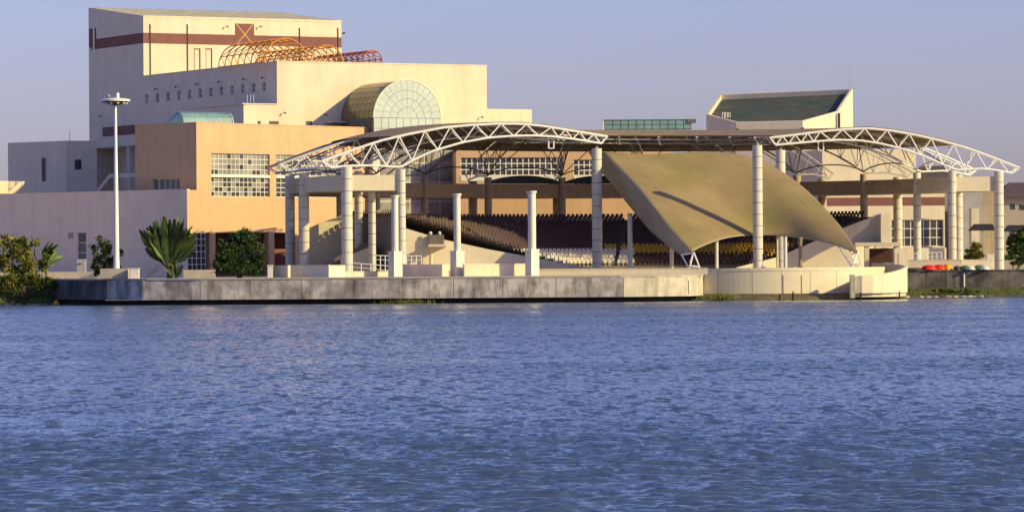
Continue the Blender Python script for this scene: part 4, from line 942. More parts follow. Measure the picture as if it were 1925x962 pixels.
# inner edge beam and arched ties between the column heads
mb = MB(); mb.chain([F3(i / 4, 0.985, zt(i / 4, 0.985) - 0.35) for i in range(NT * 4 + 1)], 0.10, 6); mb.build('edge_beam', 'grey_steel', can)
mb = MB(); mb.chain([F3(i / 4, 0.95, zbm(i / 4, 0.95) + 0.05) for i in range(NT * 4 + 1)], 0.10, 6); mb.build('edge_beam', 'grey_steel', can)
for a in range(NT):
    front = a in (0, NT - 1)
    for t_, m in ((TI, 'white_steel' if front else 'dark_steel'),):
        pts = [F3(a + x, t_, zbm(a + x, t_) - 0.05 + 1.05 * (4 * x * (1 - x)) ** 0.8) for x in np.linspace(0, 1, 11)]
        MB().chain(pts, 0.09, 6).build('arched_tie', m, can)
    # raking struts fanning from the column head to the purlins
    for dt in (0.17,):
        for x in (0.0, 0.5):
            if x == 0.0: continue
            MB().tube(F3(a, TI, zbm(a, TI)), F3(a + x, TI + dt, zt(a + x, TI + dt)), 0.065, 5).build('raking_strut', 'dark_steel', can)
            if x: MB().tube(F3(a + 1, TI, zbm(a + 1, TI)), F3(a + x, TI + dt, zt(a + x, TI + dt)), 0.065, 5).build('raking_strut', 'dark_steel', can)
for a in (6, 7):
    mb = MB(); xs_ = np.linspace(0.03, 0.97, 13); hh_ = [1.15 * (4 * x * (1 - x)) ** 0.7 for x in xs_]
    mb.grid([[F3(a + x, TI + 0.012, ZB1 + 0.02 + h_ * f_) for x, h_ in zip(xs_, hh_)] for f_ in (0.0, 0.5, 1.0)]); mb.grid([[F3(a + x, TI + 0.012 - 0.06 * f_, ZB1 + 0.02 + h_) for x, h_ in zip(xs_, hh_)] for f_ in (0.0, 1.0)])
    mb.build('arched_screen', 'arch_blue', can)
# bracket frames hanging from the edge trusses
for px, py0, py1, Y, lab in ((1036, 257, 279, 494, 'l'), (1543, 265, 283, 519, 'r')):
    a, b = P(px - 5, py0, Y), P(px + 5, py1, Y); MB().chain([a, Vector((a.x, a.y, b.z)), b, Vector((b.x, b.y, a.z))], 0.09, 6).build('hanging_frame', 'white_steel', can)

# ---- seating stand
stand = thing('seating_stand', 'raked horseshoe seating stand with rows of seats under the canopy', 'stand', (RC.x, RC.y, ZP))
A0_, A1_, T0_, T1_ = 0.25, 11.25, 0.31, 0.93; NR = 22
def srow(k): return lerp(T0_, T1_, k / NR), 10.4 - 6.6 * k / NR
mb = MB(); na = 64; As = [lerp(A0_, A1_, i / na) for i in range(na + 1)]
for k in range(NR):
    t0, z0 = srow(k); t1, z1 = srow(k + 1)
    for x, y in zip(As[:-1], As[1:]):
        mb.quad(F3(x, t0, z0), F3(y, t0, z0), F3(y, t1, z0), F3(x, t1, z0)); mb.quad(F3(x, t1, z0), F3(y, t1, z0), F3(y, t1, z1), F3(x, t1, z1))
t0, z0 = srow(0)
for x, y in zip(As[:-1], As[1:]): mb.quad(F3(x, t0, ZP), F3(y, t0, ZP), F3(y, t0, z0), F3(x, t0, z0))
mb.build('terrace', 'stand', stand)
# end walls with sloping parapet
for A_, nm in ((A0_, 0), (A1_, 1)):
    mb = MB(); d_ = 0.035 if nm == 0 else -0.035
    prof_ = [(T0_ - 0.02, 9.35 if nm == 0 else 10.6), (0.45, 7.6 if nm == 0 else 9.0), (0.62, 6.25 if nm == 0 else 7.0), (0.80, 5.05), (1.0, 3.75)]
    n = len(prof_); f_ = [F3(A_, t, z) for t, z in prof_] + [F3(A_, t, ZP) for t, z in reversed(prof_)]; b_ = [F3(A_ + d_, t, z) for t, z in prof_] + [F3(A_ + d_, t, ZP) for t, z in reversed(prof_)]
    N2 = len(f_); mb.add(f_ + b_, [tuple(range(N2)), tuple(reversed(range(N2, 2 * N2)))] + [(i, (i + 1) % N2, N2 + (i + 1) % N2, N2 + i) for i in range(N2)]); mb.build('end_wall', 'beam', stand)
# seats
def seat_geo(): 
    m_ = MB(); m_.box(-0.22, 0.22, -0.22, 0.2, 0.36, 0.42); m_.add([(-0.22, 0.17, 0.42), (0.22, 0.17, 0.42), (0.22, 0.24, 0.42), (-0.22, 0.24, 0.42), (-0.20, 0.25, 0.86), (0.20, 0.25, 0.86), (0.20, 0.31, 0.86), (-0.20, 0.31, 0.86)], [(3, 2, 1, 0), (4, 5, 6, 7), (0, 1, 5, 4), (1, 2, 6, 5), (2, 3, 7, 6), (3, 0, 4, 7)]); m_.box(-0.05, 0.05, -0.1, 0.1, 0, 0.36); return m_
sg = seat_geo(); SME = {m: sg.mesh('seat', m) for m in ('seat_white', 'seat_yellow', 'seat_maroon')}
cands = []; rest = []
for k in range(1, NR + 1):
    t, z = srow(k); t -= 0.5 * (T1_ - T0_) / NR; z = srow(k - 1)[1]
    a = A0_ + 0.12
    while a < A1_ - 0.1:
        p = Fp(a, t); p2 = Fp(a + 0.01, t); da = 0.62 / ((p2 - p).length / 0.01)
        frac = a % 2.6
        if 0.09 < frac:     # aisles
            d = Fp(a, t) - Fp(a, t + 0.05); yaw = math.atan2(d.y, d.x) - math.pi / 2
            pr = proj((p.x, p.y, z + 0.6)); cm = 'seat_maroon' if k < 15 else ('seat_white' if pr[0] < 1190 and k > 16 else ('seat_yellow' if k in (15, 16, 17, 18) and pr[0] > 1135 else 'seat_maroon')); cands.append(((p.x, p.y, z), yaw, cm, k, pr))
        a += da
vis = [c for c in cands if c[3] >= 13 and ((1020 < c[4][0] < 1262) or (1310 < c[4][0] < 1470 and c[3] >= 17)) and c[4][1] < 506]
vis.sort(key=lambda c: c[0][1]); vis = vis[:285]; vs_ = set(id(c) for c in vis)
for c in vis: inst('seat', SME[c[2]], stand, c[0], c[1])
V = np.array(sg.v); mbv = []; mbf = []; mbm = []; mi = {'seat_maroon': 0, 'seat_yellow': 1, 'seat_white': 2}
mb = MB()
for c in cands:
    if id(c) in vs_: continue
    ca, sa = math.cos(c[1]), math.sin(c[1]); o = c[0]
    mb.add([(o[0] + v[0] * ca - v[1] * sa, o[1] + v[0] * sa + v[1] * ca, o[2] + v[2]) for v in sg.v], sg.f, mi[c[2]])
so_ = mb.build('seat_rows', ['seat_maroon', 'seat_yellow', 'seat_white'], stand); so_['kind'] = 'stuff'
# bright edge walls between the tiers
for a0, a1, t, z, m in ((2.2, 4.6, 0.70, 6.35, 'beam'), (5.2, 6.4, 0.665, 6.9, 'white_paint'), (5.2, 6.4, 0.70, 6.45, 'white_paint')):
    mb = strip(a0, a1, t - 0.004, t, z - 0.16, z + 0.14, 6); mb.build('tier_edge', m, stand)

# ---- concourse and stairs at the left end of the stands
cw = thing('concourse_wall', 'tan sloping concourse wall behind the left group of columns', 'wall', P(640, 500, 497))
def slabpoly(mb, pts, Y, d, slope=0.0):
    w = [P(px, py, Y + (px - pts[0][0]) * slope) for px, py in pts]; n = len(w); b_ = [v + Vector((0.15, d, 0)) for v in w]
    mb.add(w + b_, [tuple(range(n)), tuple(reversed(range(n, 2 * n)))] + [(i, n + i, n + (i + 1) % n, (i + 1) % n) for i in range(n)]); return mb
slabpoly(MB(), [(578, 514), (578, 430), (600, 420), (650, 402), (693, 410), (735, 422), (735, 514)], 500, 0.4, 0.02).build('wall_panel', 'beam', cw)
slabpoly(MB(), [(735.5, 514), (735.5, 422), (775, 430), (806, 440), (806, 462), (775, 462), (775, 514)], 497, 0.4, 0.02).build('wall_panel', 'beam', cw)
bl = thing('stand_balcony', 'small cantilevered balcony at the left corner of the stands', 'balcony', P(820, 500, 492))
a, b = P(806, 464, 490), P(839, 459, 490); MB().box(a.x, b.x, 488.5, 492.5, a.z, b.z).build('floor_slab', 'beam', bl)
a, b = P(807, 460, 490), P(834, 441, 490); MB().box(a.x, b.x, 490.2, 492.3, a.z + 0.02, b.z).build('booth', 'stand', bl)
a = P(810, 465, 490); MB().tube((a.x, 490.5, ZP), (a.x, 490.5, a.z - 0.01), 0.22, 10).build('post', 'beam', bl)
for px in (809, 826): q = P(px, 438, 490); MB().lathe((q.x, 490.5, q.z), [(0.05, -0.3), (0.2, -0.1), (0.22, 0.08), (0.08, 0.2)], 8).build('lamp', 'white_paint', bl)
stt = thing('stair_flight', 'flight of concrete stairs rising to the right behind the left columns', 'stairs', P(640, 500, 494))
for k in range(16):
    a = P(lerp(606, 698, k / 16), lerp(499, 459, k / 16), 494); b = P(lerp(606, 698, (k + 1) / 16), 500, 494); MB().box(a.x, b.x - 0.003, 493.2, 496.5, ZP, a.z).build('step', 'stand', stt)
slabpoly(MB(), [(602, 503), (602, 497), (690, 456), (700, 456), (700, 462), (612, 503)], 493.0, 0.25).build('stringer', 'stand', stt)
slabpoly(MB(), [(640, 514), (640, 486), (700, 462), (700, 514)], 492.6, 0.2).build('side_panel', 'beam', stt)
# right-hand corner of the stands: tan wall, balcony, white undercroft
slabpoly(MB(), [(1597, 452), (1632, 424), (1640, 404), (1660, 400), (1664, 456), (1600, 462)], 520, 0.5).build('concourse_wall', 'beam')
tag(bpy.data.objects['concourse_wall.001'], 'grey-tan angled wall above the balcony at the right end of stands', 'wall')
bl2 = thing('stand_balcony', 'cream balcony slab with parapet at the right end of the stands', 'balcony', P(1640, 490, 518))
a, b = P(1604, 463, 518), P(1690, 457, 518); MB().box(a.x, b.x, 515, 522, a.z, b.z + 0.1).build('floor_slab', 'beam', bl2)
a, b = P(1655, 457, 518), P(1672, 402, 518); MB().box(a.x, b.x, 517, 521, a.z, b.z).build('end_pier', 'cream', bl2)
for px in (1626, 1684): a = P(px, 463, 518); MB().box(a.x - 0.3, a.x + 0.3, 515.2, 516, ZP, a.z - 0.003).build('post', 'cream', bl2)
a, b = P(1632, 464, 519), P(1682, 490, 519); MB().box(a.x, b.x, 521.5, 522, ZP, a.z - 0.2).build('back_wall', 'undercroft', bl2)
p = P(1672, 486, 514); mb = MB(); mb.box(p.x - 0.8, p.x + 0.8, 513.5, 514.5, ZP, ZP + 1.3); mb.box(p.x - 0.7, p.x + 0.7, 513.4, 513.49, ZP + 0.3, ZP + 1.1); tag(mb.build('equipment_box', 'white_paint'), 'small white box under the right-hand balcony', 'box')
a, b = P(1681, 467, 513), P(1706, 490, 513); mb = MB(); mb.box(a.x, b.x, 512.5, 514.5, ZP, a.z); mb.box(a.x + 0.5, a.x + 1.1, 512.44, 512.5, ZP, a.z - 0.6); tag(mb.build('kiosk', 'cream'), 'small cream kiosk beside the right colonnade columns', 'kiosk')
mb = slabpoly(MB(), [(1505, 503), (1505, 496), (1545, 474), (1572, 461), (1592, 470), (1618, 503)], 487, 0.6); tag(mb.build('apron_wall', 'cream'), 'sunlit sloping cream apron wall behind the right tent foot', 'wall')

# ================================================================== FREE-STANDING COLUMNS
def free_col(px, ptop, Y, r, nd, label, zb=ZP):
    p = P(px, ptop, Y); t = thing('tall_column', label, 'column', (p.x, p.y, zb), 'tall columns round the stage'); column(None, p.x, p.y, zb, p.z, r, nd, standalone=t)
    MB().tube((p.x, p.y, p.z), (p.x, p.y, p.z + 0.25), 0.18, 8).build('pin', 'grey_steel', t); return t
free_col(1121.5, 279, 494.5, 0.635, 11, 'tall round column under the right end of the left-hand truss, half in shade')
free_col(1423.5, 273, 481.0, 0.60, 11, 'tall sunlit column standing in front of the tent membrane', 3.25)
free_col(1467, 282, 514, 0.62, 10, 'round column rising behind the right slope of the tent')
# slim white columns on pedestals
for px, ptop, pb, ww, lab in ((742, 367, 474, 13, 'first from the left, beside the colonnade end'), (859, 364, 473, 13, 'middle one of three on the quay'), (999.5, 359, 470, 15, 'rightmost of three on the quay')):
    Y = 460.5; p = P(px, ptop, Y); q = P(px, pb, Y); t = thing('slim_column', 'slim white column on a square pedestal, ' + lab, 'column', (p.x, Y, ZP), 'slim white columns on pedestals'); r = ww / 2 / FPX * Y
    mb = MB(); mb.lathe((p.x, Y, 0), [(r, q.z + 0.1), (r, p.z - 0.35), (r + 0.02, p.z - 0.34), (r + 0.02, p.z - 0.25), (r + 0.12, p.z - 0.22), (r + 0.12, p.z)], 20); mb.build('shaft', 'white_paint', t, smooth=True)
    mb = MB(); mb.obox((p.x, Y, ZP + 0.06), (math.cos(R(38)), math.sin(R(38))), 1.16, q.z - ZP - 0.14, 1.16); mb.build('pedestal', 'white_paint', t)
    mb = MB(); mb.obox((p.x, Y, q.z - 0.08), (math.cos(R(38)), math.sin(R(38))), 1.24, 0.18, 1.24); mb.build('cap', 'white_paint', t)
# slim posts round the stage
for px, ptop, Y, w_, lab in ((1184, 403, 488, 9, 'grey post left of the tent, behind the quay'), (1262.5, 466, 484, 8, 'short cream post under the left edge of the tent'), (1347, 455, 478, 6.5, 'slim post under the tent between left foot and tall column'), (1476, 446, 477.5, 7, 'cream post just right of the tall sunlit column'), (1504.5, 448, 479, 7, 'brown post under the right half of the tent'), (1461, 446, 486, 4, 'thin grey post under the middle of the tent')):
    p = P(px, ptop, Y); r = w_ / 2 / FPX * Y; t = thing('tent_post', lab, 'post', (p.x, Y, ZP)); MB().tube((p.x, Y, ZP), (p.x, Y, p.z), r, 12).build('shaft', 'column' if 'brown' not in lab else 'canopy_brown', t, smooth=True); MB().tube((p.x, Y, p.z), (p.x, Y, p.z + 0.12), r * 1.25, 12).build('cap', 'grey_steel', t)

# ================================================================== TENT MEMBRANE
def curve(pts, n):
    pts = np.array(pts, float); m = len(pts); out = []
    for i in range(n + 1):
        u = i / n * (m - 1); k = min(int(u), m - 2); f_ = u - k; p0 = pts[max(k - 1, 0)]; p1 = pts[k]; p2 = pts[k + 1]; p3 = pts[min(k + 2, m - 1)]
        out.append(0.5 * ((2 * p1) + (-p0 + p2) * f_ + (2 * p0 - 5 * p1 + 4 * p2 - p3) * f_ ** 2 + (-p0 + 3 * p1 - 3 * p2 + p3) * f_ ** 3))
    return np.array(out)
top = [(1137, 286, 496.5), (1180, 289, 497), (1225, 290.5, 498), (1275, 288, 499), (1330, 286, 500.5), (1385, 290, 502), (1436, 303, 503)]
bot = [(1300, 472, 472), (1330, 458, 475), (1370, 446, 479), (1423, 441, 482), (1485, 444, 481), (1550, 455, 477), (1613, 476, 473)]
lef = [top[0], (1168, 318, 491.5), (1200, 352, 487), (1231, 391, 482), (1262, 430, 477.5), bot[0]]
rig = [top[-1], (1477, 328, 497), (1516, 358, 491), (1554, 396.5, 484.5), (1587, 435, 478), bot[-1]]
NU, NV = 48, 48
ct, cb_, cl2, cr = curve(top, NU), curve(bot, NU), curve(lef, NV), curve(rig, NV)
rows = []
for j in range(NV + 1):
    v = j / NV; row = []
    for i in range(NU + 1):
        u = i / NU
        p = (1 - v) * ct[i] + v * cb_[i] + (1 - u) * cl2[j] + u * cr[j] - ((1 - u) * (1 - v) * ct[0] + u * (1 - v) * ct[-1] + (1 - u) * v * cb_[0] + u * v * cb_[-1])
        row.append(P(*p))
    rows.append(row)
tent = thing('tensile_tent', 'large tan saddle-shaped membrane tent over the round stage', 'tent', (SX, SY, 3.4))
mb = MB(); mb.grid(rows); o = mb.build('membrane', 'membrane', tent, smooth=True); sm = o.modifiers.new('thickness', 'SOLIDIFY'); sm.thickness = 0.05
# seams: thin raised welds
for u in range(6, NU, 6):
    MB().chain([rows[j][u] + Vector((0, -0.02, 0.02)) for j in range(0, NV + 1, 2)], 0.035, 4).build('seam', 'membrane', tent)
edge_l = [(1106, 284, 507), (1128, 318, 505), (1156, 352, 501), (1188, 392, 496), (1222, 432, 490), (1250, 456, 483), (1282, 480, 474.5)]
ce = curve(edge_l, NV); rows2 = []
for j in range(NV + 1): rows2.append([P(*lerp(ce[j], cl2[j], k / 6.0)) + Vector((0, 0.6 * math.sin(math.pi * k / 6.0), 0)) for k in range(7)])
mb = MB(); mb.grid(rows2); o = mb.build('side_flap', 'membrane_grey', tent, smooth=True); sm = o.modifiers.new('thickness', 'SOLIDIFY'); sm.thickness = 0.05
for nm, pts in (('edge_cable', [P(*c) for c in cb_]), ('edge_cable', [P(*c) for c in cr]), ('edge_cable', [P(*c) for c in cl2]), ('edge_cable', [P(*c) for c in ct]), ('edge_cable', [P(*c) for c in ce])):
    MB().chain(pts, 0.07, 5).build(nm, 'membrane_grey', tent)
def foot(pairs, label):
    c0 = P(*pairs[0][1]); t = thing('steel_a_frame', label, 'frame', (c0.x, c0.y, 3.5))
    for a, b in pairs: MB().tube(P(*a), P(*b), 0.09, 7).build('strut', 'white_steel', t)
    q = P(*pairs[0][1]); MB().lathe((q.x, q.y, 3.3), [(0.5, 0), (0.5, 0.25), (0.3, 0.4)], 10).build('foundation', 'stage', t)
foot([((1281, 479, 473), (1296, 505, 471)), ((1303, 476, 472), (1296, 505, 471)), ((1304, 474, 472), (1316, 505, 471)), ((1281, 479, 473), (1304, 475, 472)), ((1300, 500, 471), (1315, 501, 471)), ((1297, 492, 474), (1304, 475, 472))], 'white steel A-frame at the left foot of the tent')
foot([((1575, 461, 478), (1602, 501, 472)), ((1613, 474, 473), (1602, 500, 472)), ((1613, 474, 473), (1621, 500, 472)), ((1600, 478, 475), (1613, 474, 473)), ((1604, 496, 472), (1619, 496, 472)), ((1610, 488, 474), (1602, 500, 472))], 'white steel A-frame at the right foot of the tent')

# ================================================================== QUAY FURNITURE
def lowwall(px0, px1, pyt, Y0, Y1, m, label, thick=0.35, zb=ZP + 0.06):
    a, b = P(px0, pyt, Y0), P(px1, pyt, Y1); d = Vector((b.x - a.x, Y1 - Y0)); nn = Vector((-d.y, d.x)).normalized() * thick
    mb = MB(); z = (a.z + b.z) / 2; mb.prism([(a.x, a.y), (b.x, b.y), (b.x + nn.x, b.y + nn.y), (a.x + nn.x, a.y + nn.y)], zb, z)
    mb.prism([(a.x - 0.02, a.y - 0.05), (b.x + 0.02, b.y - 0.05), (b.x + nn.x + 0.02, b.y + nn.y + 0.05), (a.x + nn.x - 0.02, a.y + nn.y + 0.05)], z + 0.001, z + 0.09)
    return tag(mb.build('parapet_wall', m), label, 'wall')
lowwall(513, 541, 500, 463.5, 460.5, 'grey_cream', 'short grey wall piece left of the white quay walls')
lowwall(541.5, 616, 499.5, 464.5, 459.0, 'white_paint', 'long white parapet wall on the quay before the left columns')
lowwall(618, 649, 499.5, 458.6, 459.7, 'white_paint', 'short bright white parapet block left of the third column')
lowwall(649.5, 734, 511, 459.8, 463.2, 'cream', 'low cream parapet between the colonnade corner and first pedestal')
lowwall(757, 831, 498.5, 464.5, 459.2, 'podium', 'shaded low wall between the first two pedestals')
lowwall(831.5, 846, 498, 459.2, 459.9, 'cream', 'short sunlit wall end left of the middle pedestal')
lowwall(873, 989, 497, 459.0, 463.0, 'cream', 'sunlit cream wall between the middle and right pedestals')
lowwall(1014, 1330, 505.5, 466, 464.5, 'stage', 'long low wall behind the right end of the quay')
p = P(508, 500, 459.6); mb = MB(); mb.box(p.x - 0.28, p.x + 0.28, 459.3, 459.9, ZP + 0.06, p.z); mb.box(p.x - 0.34, p.x + 0.34, 459.24, 459.96, p.z, p.z + 0.12); tag(mb.build('bollard', 'white_paint'), 'squat white post at the left end of the quay walls', 'post')
lowwall(1708, 1806, 489, 500.5, 500, 'cream', 'long cream parapet behind the overturned boats', zb=ZP); lowwall(1806.5, 1866, 489, 500, 500.3, 'cream', 'cream parapet end near the last column on the right', zb=ZP)
p = P(1862, 478, 500.6); mb = MB(); mb.box(p.x - 0.45, p.x + 0.45, 500.4, 501.2, ZP, p.z); mb.box(p.x - 0.5, p.x + 0.5, 500.35, 501.25, p.z, p.z + 0.1); tag(mb.build('bollard', 'white_paint'), 'square cream post at the end of the right parapet', 'post')
# railings
def railing(px0, py0, px1, py1, Y0, Y1, n, label):
    a, b = P(px0, py0, Y0), P(px1, py1, Y1); t = thing('railing', label, 'railing', (a.x, a.y, ZP)); MB().tube(a, b, 0.06, 6).build('handrail', 'white_steel', t); lo = Vector((0, 0, -0.5)); MB().tube(a + lo, b + lo, 0.04, 6).build('midrail', 'white_steel', t)
    for i in range(n + 1): q = a.lerp(b, i / n); MB().tube((q.x, q.y, ZP), q, 0.05, 6).build('baluster', 'white_steel', t)
railing(661, 494, 733, 500, 470, 470, 4, 'sloping white railing between corner column and first pedestal')
railing(706, 480, 733, 481, 476, 476, 3, 'white railing behind the first slim column')
railing(764, 481, 792, 481, 484, 484, 3, 'white railing under the left balcony')
railing(1716, 477, 1770, 474, 506, 506, 6, 'pale railing behind the boats on the right')
# ---- light mast
mp_ = P(219, 512, 462.5); mt = P(217, 196, 462.5); mast = thing('light_mast', 'tall white high-mast light pole with saucer-shaped lamp head', 'lamp post', (mp_.x, 462.5, ZP))
MB().lathe((mp_.x, 462.5, 0), [(0.42, 3.9), (0.42, 4.05), (0.36, 4.1), (0.32, 6.5), (0.27, 12), (0.2, 18), (0.15, mt.z)], 18).build('pole', 'white_steel', mast, smooth=True)
hx, hz_ = mp_.x + 0.02, P(217, 190, 462.5).z; rr = 27.5 / FPX * 462.5
MB().lathe((hx, 462.5, hz_), [(0.25, -0.52), (0.55, -0.45), (1.0, -0.28), (rr * 0.97, -0.06)], 28).build('head_underside', 'dark_steel', mast, smooth=True)
MB().lathe((hx, 462.5, hz_), [(rr, -0.05), (rr, 0.14), (rr * 0.9, 0.22), (0.4, 0.36), (0.3, 0.38)], 28).build('head_cover', 'white_steel', mast, smooth=True)
for dx, dy, h in ((0.28, -0.4, 0.75), (-0.85, 0.2, 0.6)): MB().lathe((hx + dx, 462.5 + dy, hz_ + 0.2), [(0.2, 0), (0.2, h - 0.15), (0.12, h - 0.02)], 12).build('beacon', 'white_steel' if dx > 0 else 'grey_steel', mast, smooth=True)
for k in range(10): t = 2 * math.pi * k / 10; MB().lathe((hx + 1.25 * math.cos(t), 462.5 + 1.25 * math.sin(t), hz_ - 0.38), [(0.1, 0), (0.17, 0.08), (0.1, 0.22)], 8).build('floodlight', 'white_hull', mast)
pl0 = P(190, 504, 462); mb = MB(); mb.box(P(189, 504, 462).x, P(240, 504, 462).x, 461.6, 464.2, ZP + 0.06, P(215, 504.5, 462).z); mb.build('plinth', 'quay_top', mast)
a = P(245, 505, 461); mb = MB(); mb.box(a.x, P(261, 505, 461).x, 460.7, 461.9, ZP + 0.06, a.z); mb.box(a.x - 0.05, P(261, 505, 461).x + 0.05, 460.65, 461.95, a.z, a.z + 0.07); tag(mb.build('control_cabinet', 'white_paint'), 'small white control cabinet right of the mast base', 'cabinet')
a, b = P(146, 503, 505), P(162, 487, 505); mb = MB(); mb.box(a.x, b.x, 504, 505.2, ZP, b.z); mb.lathe(((a.x + b.x) / 2, 503.9, (a.z + b.z) / 2), [(0.3, 0), (0.3, 0.05)], 10); tag(mb.build('air_conditioner', 'blue_grey_wall'), 'grey air-conditioner unit below the tall podium window', 'machine')
# low hedge wall before the podium
mb = MB(); mb.box(P(-120, 510, 500).x, P(188, 510, 500).x, 499.6, 500.1, ZP - 0.3, P(100, 511, 500).z); tag(mb.build('kerb_wall', 'quay_top'), 'low dark kerb wall running in front of the podium', 'wall')
mb = MB(); mb.box(P(345, 505, 482).x, P(405, 505, 482).x, 481.6, 482.1, ZP, P(370, 507, 482).z); tag(mb.build('kerb_wall', 'quay_top'), 'low stone kerb between the fan palm and round bush', 'wall')
# ---- overturned boats on the right wall
def boat(px0, px1, pyt, Y, m, label, dome=1.0):
    a, b = P(px0, pyt, Y), P(px1, pyt, Y); L_ = b.x - a.x; h = (a.z - 3.34) * 0.65; rows = []
    t = thing('rowing_boat', label, 'boat', ((a.x + b.x) / 2, Y, 3.34), 'small boats lying on the right-hand wall')
    for i in range(15):
        u = -1 + 2 * i / 14; w = 0.75 * (1 - abs(u) ** 2.6) + 0.02; hh = h * (1 - abs(u) ** 3 * 0.75) * dome
        rows.append([((a.x + b.x) / 2 + u * L_ / 2, Y + w * math.cos(s), 3.36 + hh * max(0, math.sin(s)) ** 0.75) for s in np.linspace(math.pi, 0, 11)])
    mb = MB(); mb.grid(rows); o = mb.build('hull', m, t, smooth=True); MB().chain([r_[0] for r_ in rows], 0.06, 6).build('gunwale', m, t); MB().chain([r_[-1] for r_ in rows], 0.06, 6).build('gunwale', m, t)
    MB().chain([r_[5] for r_ in rows[1:-1]], 0.05, 5).build('keel', m, t)
boat(1731, 1762, 494.5, 496.4, 'red_hull', 'bright red overturned boat, left of the two red ones'); boat(1752, 1779, 493.5, 496.9, 'red_hull', 'bright red overturned boat overlapping the yellow one'); boat(1772, 1790, 491.5, 497.3, 'yellow_hull', 'yellow boat next to the red ones')
boat(1700, 1736, 502, 496.5, 'dark_hull', 'flat dark boat left of the red boats', 0.9); boat(1792, 1806, 497, 496.6, 'dark_hull', 'small dark maroon boat between yellow and green ones')
boat(1804, 1826, 495.5, 496.6, 'green_hull', 'green boat, left of the two green ones'); boat(1830, 1853, 494.5, 496.6, 'green_hull', 'green boat nearest to the last column')
boat(1815, 1833, 497.5, 495.9, 'white_hull', 'small white boat before the left green one'); boat(1842, 1860, 498, 495.9, 'white_hull', 'small white boat before the right green one')

# ================================================================== PLANTS
def leaf_mesh(mb, c, d, size, n_up, mi=0):
    d = Vector(d).normalized(); s_ = d.cross(Vector(n_up)).normalized() * size * 0.32; t = d * size
    c = Vector(c); mb.add([c, c + t * 0.5 + s_, c + t, c + t * 0.5 - s_], [(0, 1, 2, 3)], mi)
def clump_crown(blobs, nleaf, size, seed):
    """leaves scattered on and in lumpy clusters; blobs: (center, radii)"""
    rr = random.Random(seed); mb = MB(); 
    tot = sum(r_[0] * r_[1] * r_[2] for _, r_ in blobs) 
    for c, r_ in blobs:
        n = int(nleaf * (r_[0] * r_[1] * r_[2]) ** 0.67 / sum((q[0] * q[1] * q[2]) ** 0.67 for _, q in blobs))
        subs = [Vector((rr.gauss(0, 1), rr.gauss(0, 1), rr.gauss(0, 1))).normalized() * rr.uniform(0.45, 1.0) for _ in range(max(5, n // 95))]
        for _ in range(n):
            s_ = rr.choice(subs); v = s_ + Vector((rr.gauss(0, 0.16), rr.gauss(0, 0.16), rr.gauss(0, 0.13)))
            p = Vector((c[0] + v.x * r_[0], c[1] + v.y * r_[1], c[2] + v.z * r_[2]))
            d = v.normalized() + Vector((rr.gauss(0, 0.6), rr.gauss(0, 0.6), rr.gauss(0.1, 0.6)))
            leaf_mesh(mb, p, d, size * rr.uniform(0.6, 1.3), (rr.gauss(0, 1), rr.gauss(0, 1), rr.gauss(0, 1) + 0.3))
    return mb
def limbs(base, ends, r0, seed):
    rr = random.Random(seed); mb = MB(); base = Vector(base)
    for e in ends:
        e = Vector(e); m_ = base.lerp(e, 0.5) + Vector((rr.gauss(0, 0.15), rr.gauss(0, 0.15), 0.1)); mb.tube(base, m_, r0, 7, r0 * 0.65); mb.tube(m_, e, r0 * 0.65, 6, r0 * 0.2)
    return mb
def bush(name, label, px, Y, zb, blobs, nleaf, size, m, seed, group=None, cat='bush'):
    x = pxy(px, Y)[0]; t = thing(name, label, cat, (x, Y, zb), group); bl_ = [((P(bx, by, Y + dy).x, Y + dy, P(bx, by, Y + dy).z), (rx / FPX * Y, rd, rz / FPX * Y)) for bx, by, dy, rx, rd, rz in blobs]
    limbs((x, Y, zb - 0.1), [b_[0] for b_ in bl_], 0.12, seed).build('trunk', 'bark', t, smooth=True)
    clump_crown(bl_, nleaf, size, seed).build('crown', m, t); return t
bush('shoreline_tree', 'spreading yellow-green tree at the left edge of the bank', 45, 478, 1.6, [(15, 470, 0, 28, 1.8, 26), (55, 478, -0.6, 30, 1.8, 30), (30, 505, -1.0, 32, 1.6, 22), (72, 510, -0.5, 22, 1.4, 20), (-8, 490, 0.4, 24, 1.6, 26), (38, 455, 0.5, 15, 1.2, 10), (86, 488, 0, 9, 0.8, 13)], 6200, 0.36, 'leaf_a', 3, None, 'tree')
bush('shoreline_shrub', 'low dense shrub on the slope below the leftmost tree', 45, 475.5, 1.0, [(20, 528, 0, 26, 1.2, 14), (60, 527, 0.2, 24, 1.2, 13), (-10, 530, 0, 22, 1.2, 14)], 5000, 0.28, 'leaf_a', 4)
bush('shoreline_shrub', 'sunlit yellow-green shrub at the left end of the quay wall', 88, 474, 1.4, [(84, 532, 0, 16, 1.0, 12), (104, 540, 0.3, 12, 0.9, 8), (70, 540, -0.4, 12, 0.9, 9)], 2600, 0.26, 'leaf_b', 14)
bush('right_shrub', 'low green weeds on the bank under the white drain pipe', 1790, 492, 0.6, [(1760, 546, -1.5, 14, 0.6, 4), (1788, 547, -1.0, 10, 0.6, 3.5), (1822, 546, -1.5, 16, 0.6, 4)], 1500, 0.22, 'leaf_b', 15)
bush('round_bush', 'dense dark green rounded bush in front of the foyer wing', 450, 463.5, ZP, [(448, 478, 0, 40, 2.4, 34), (420, 492, -0.5, 20, 1.8, 22), (480, 490, -0.3, 19, 1.7, 24), (455, 448, 0.2, 26, 1.7, 16), (445, 505, -0.9, 38, 1.7, 13), (475, 462, 0, 17, 1.4, 16), (428, 462, 0, 19, 1.4, 18)], 15000, 0.27, 'leaf_dark', 5)
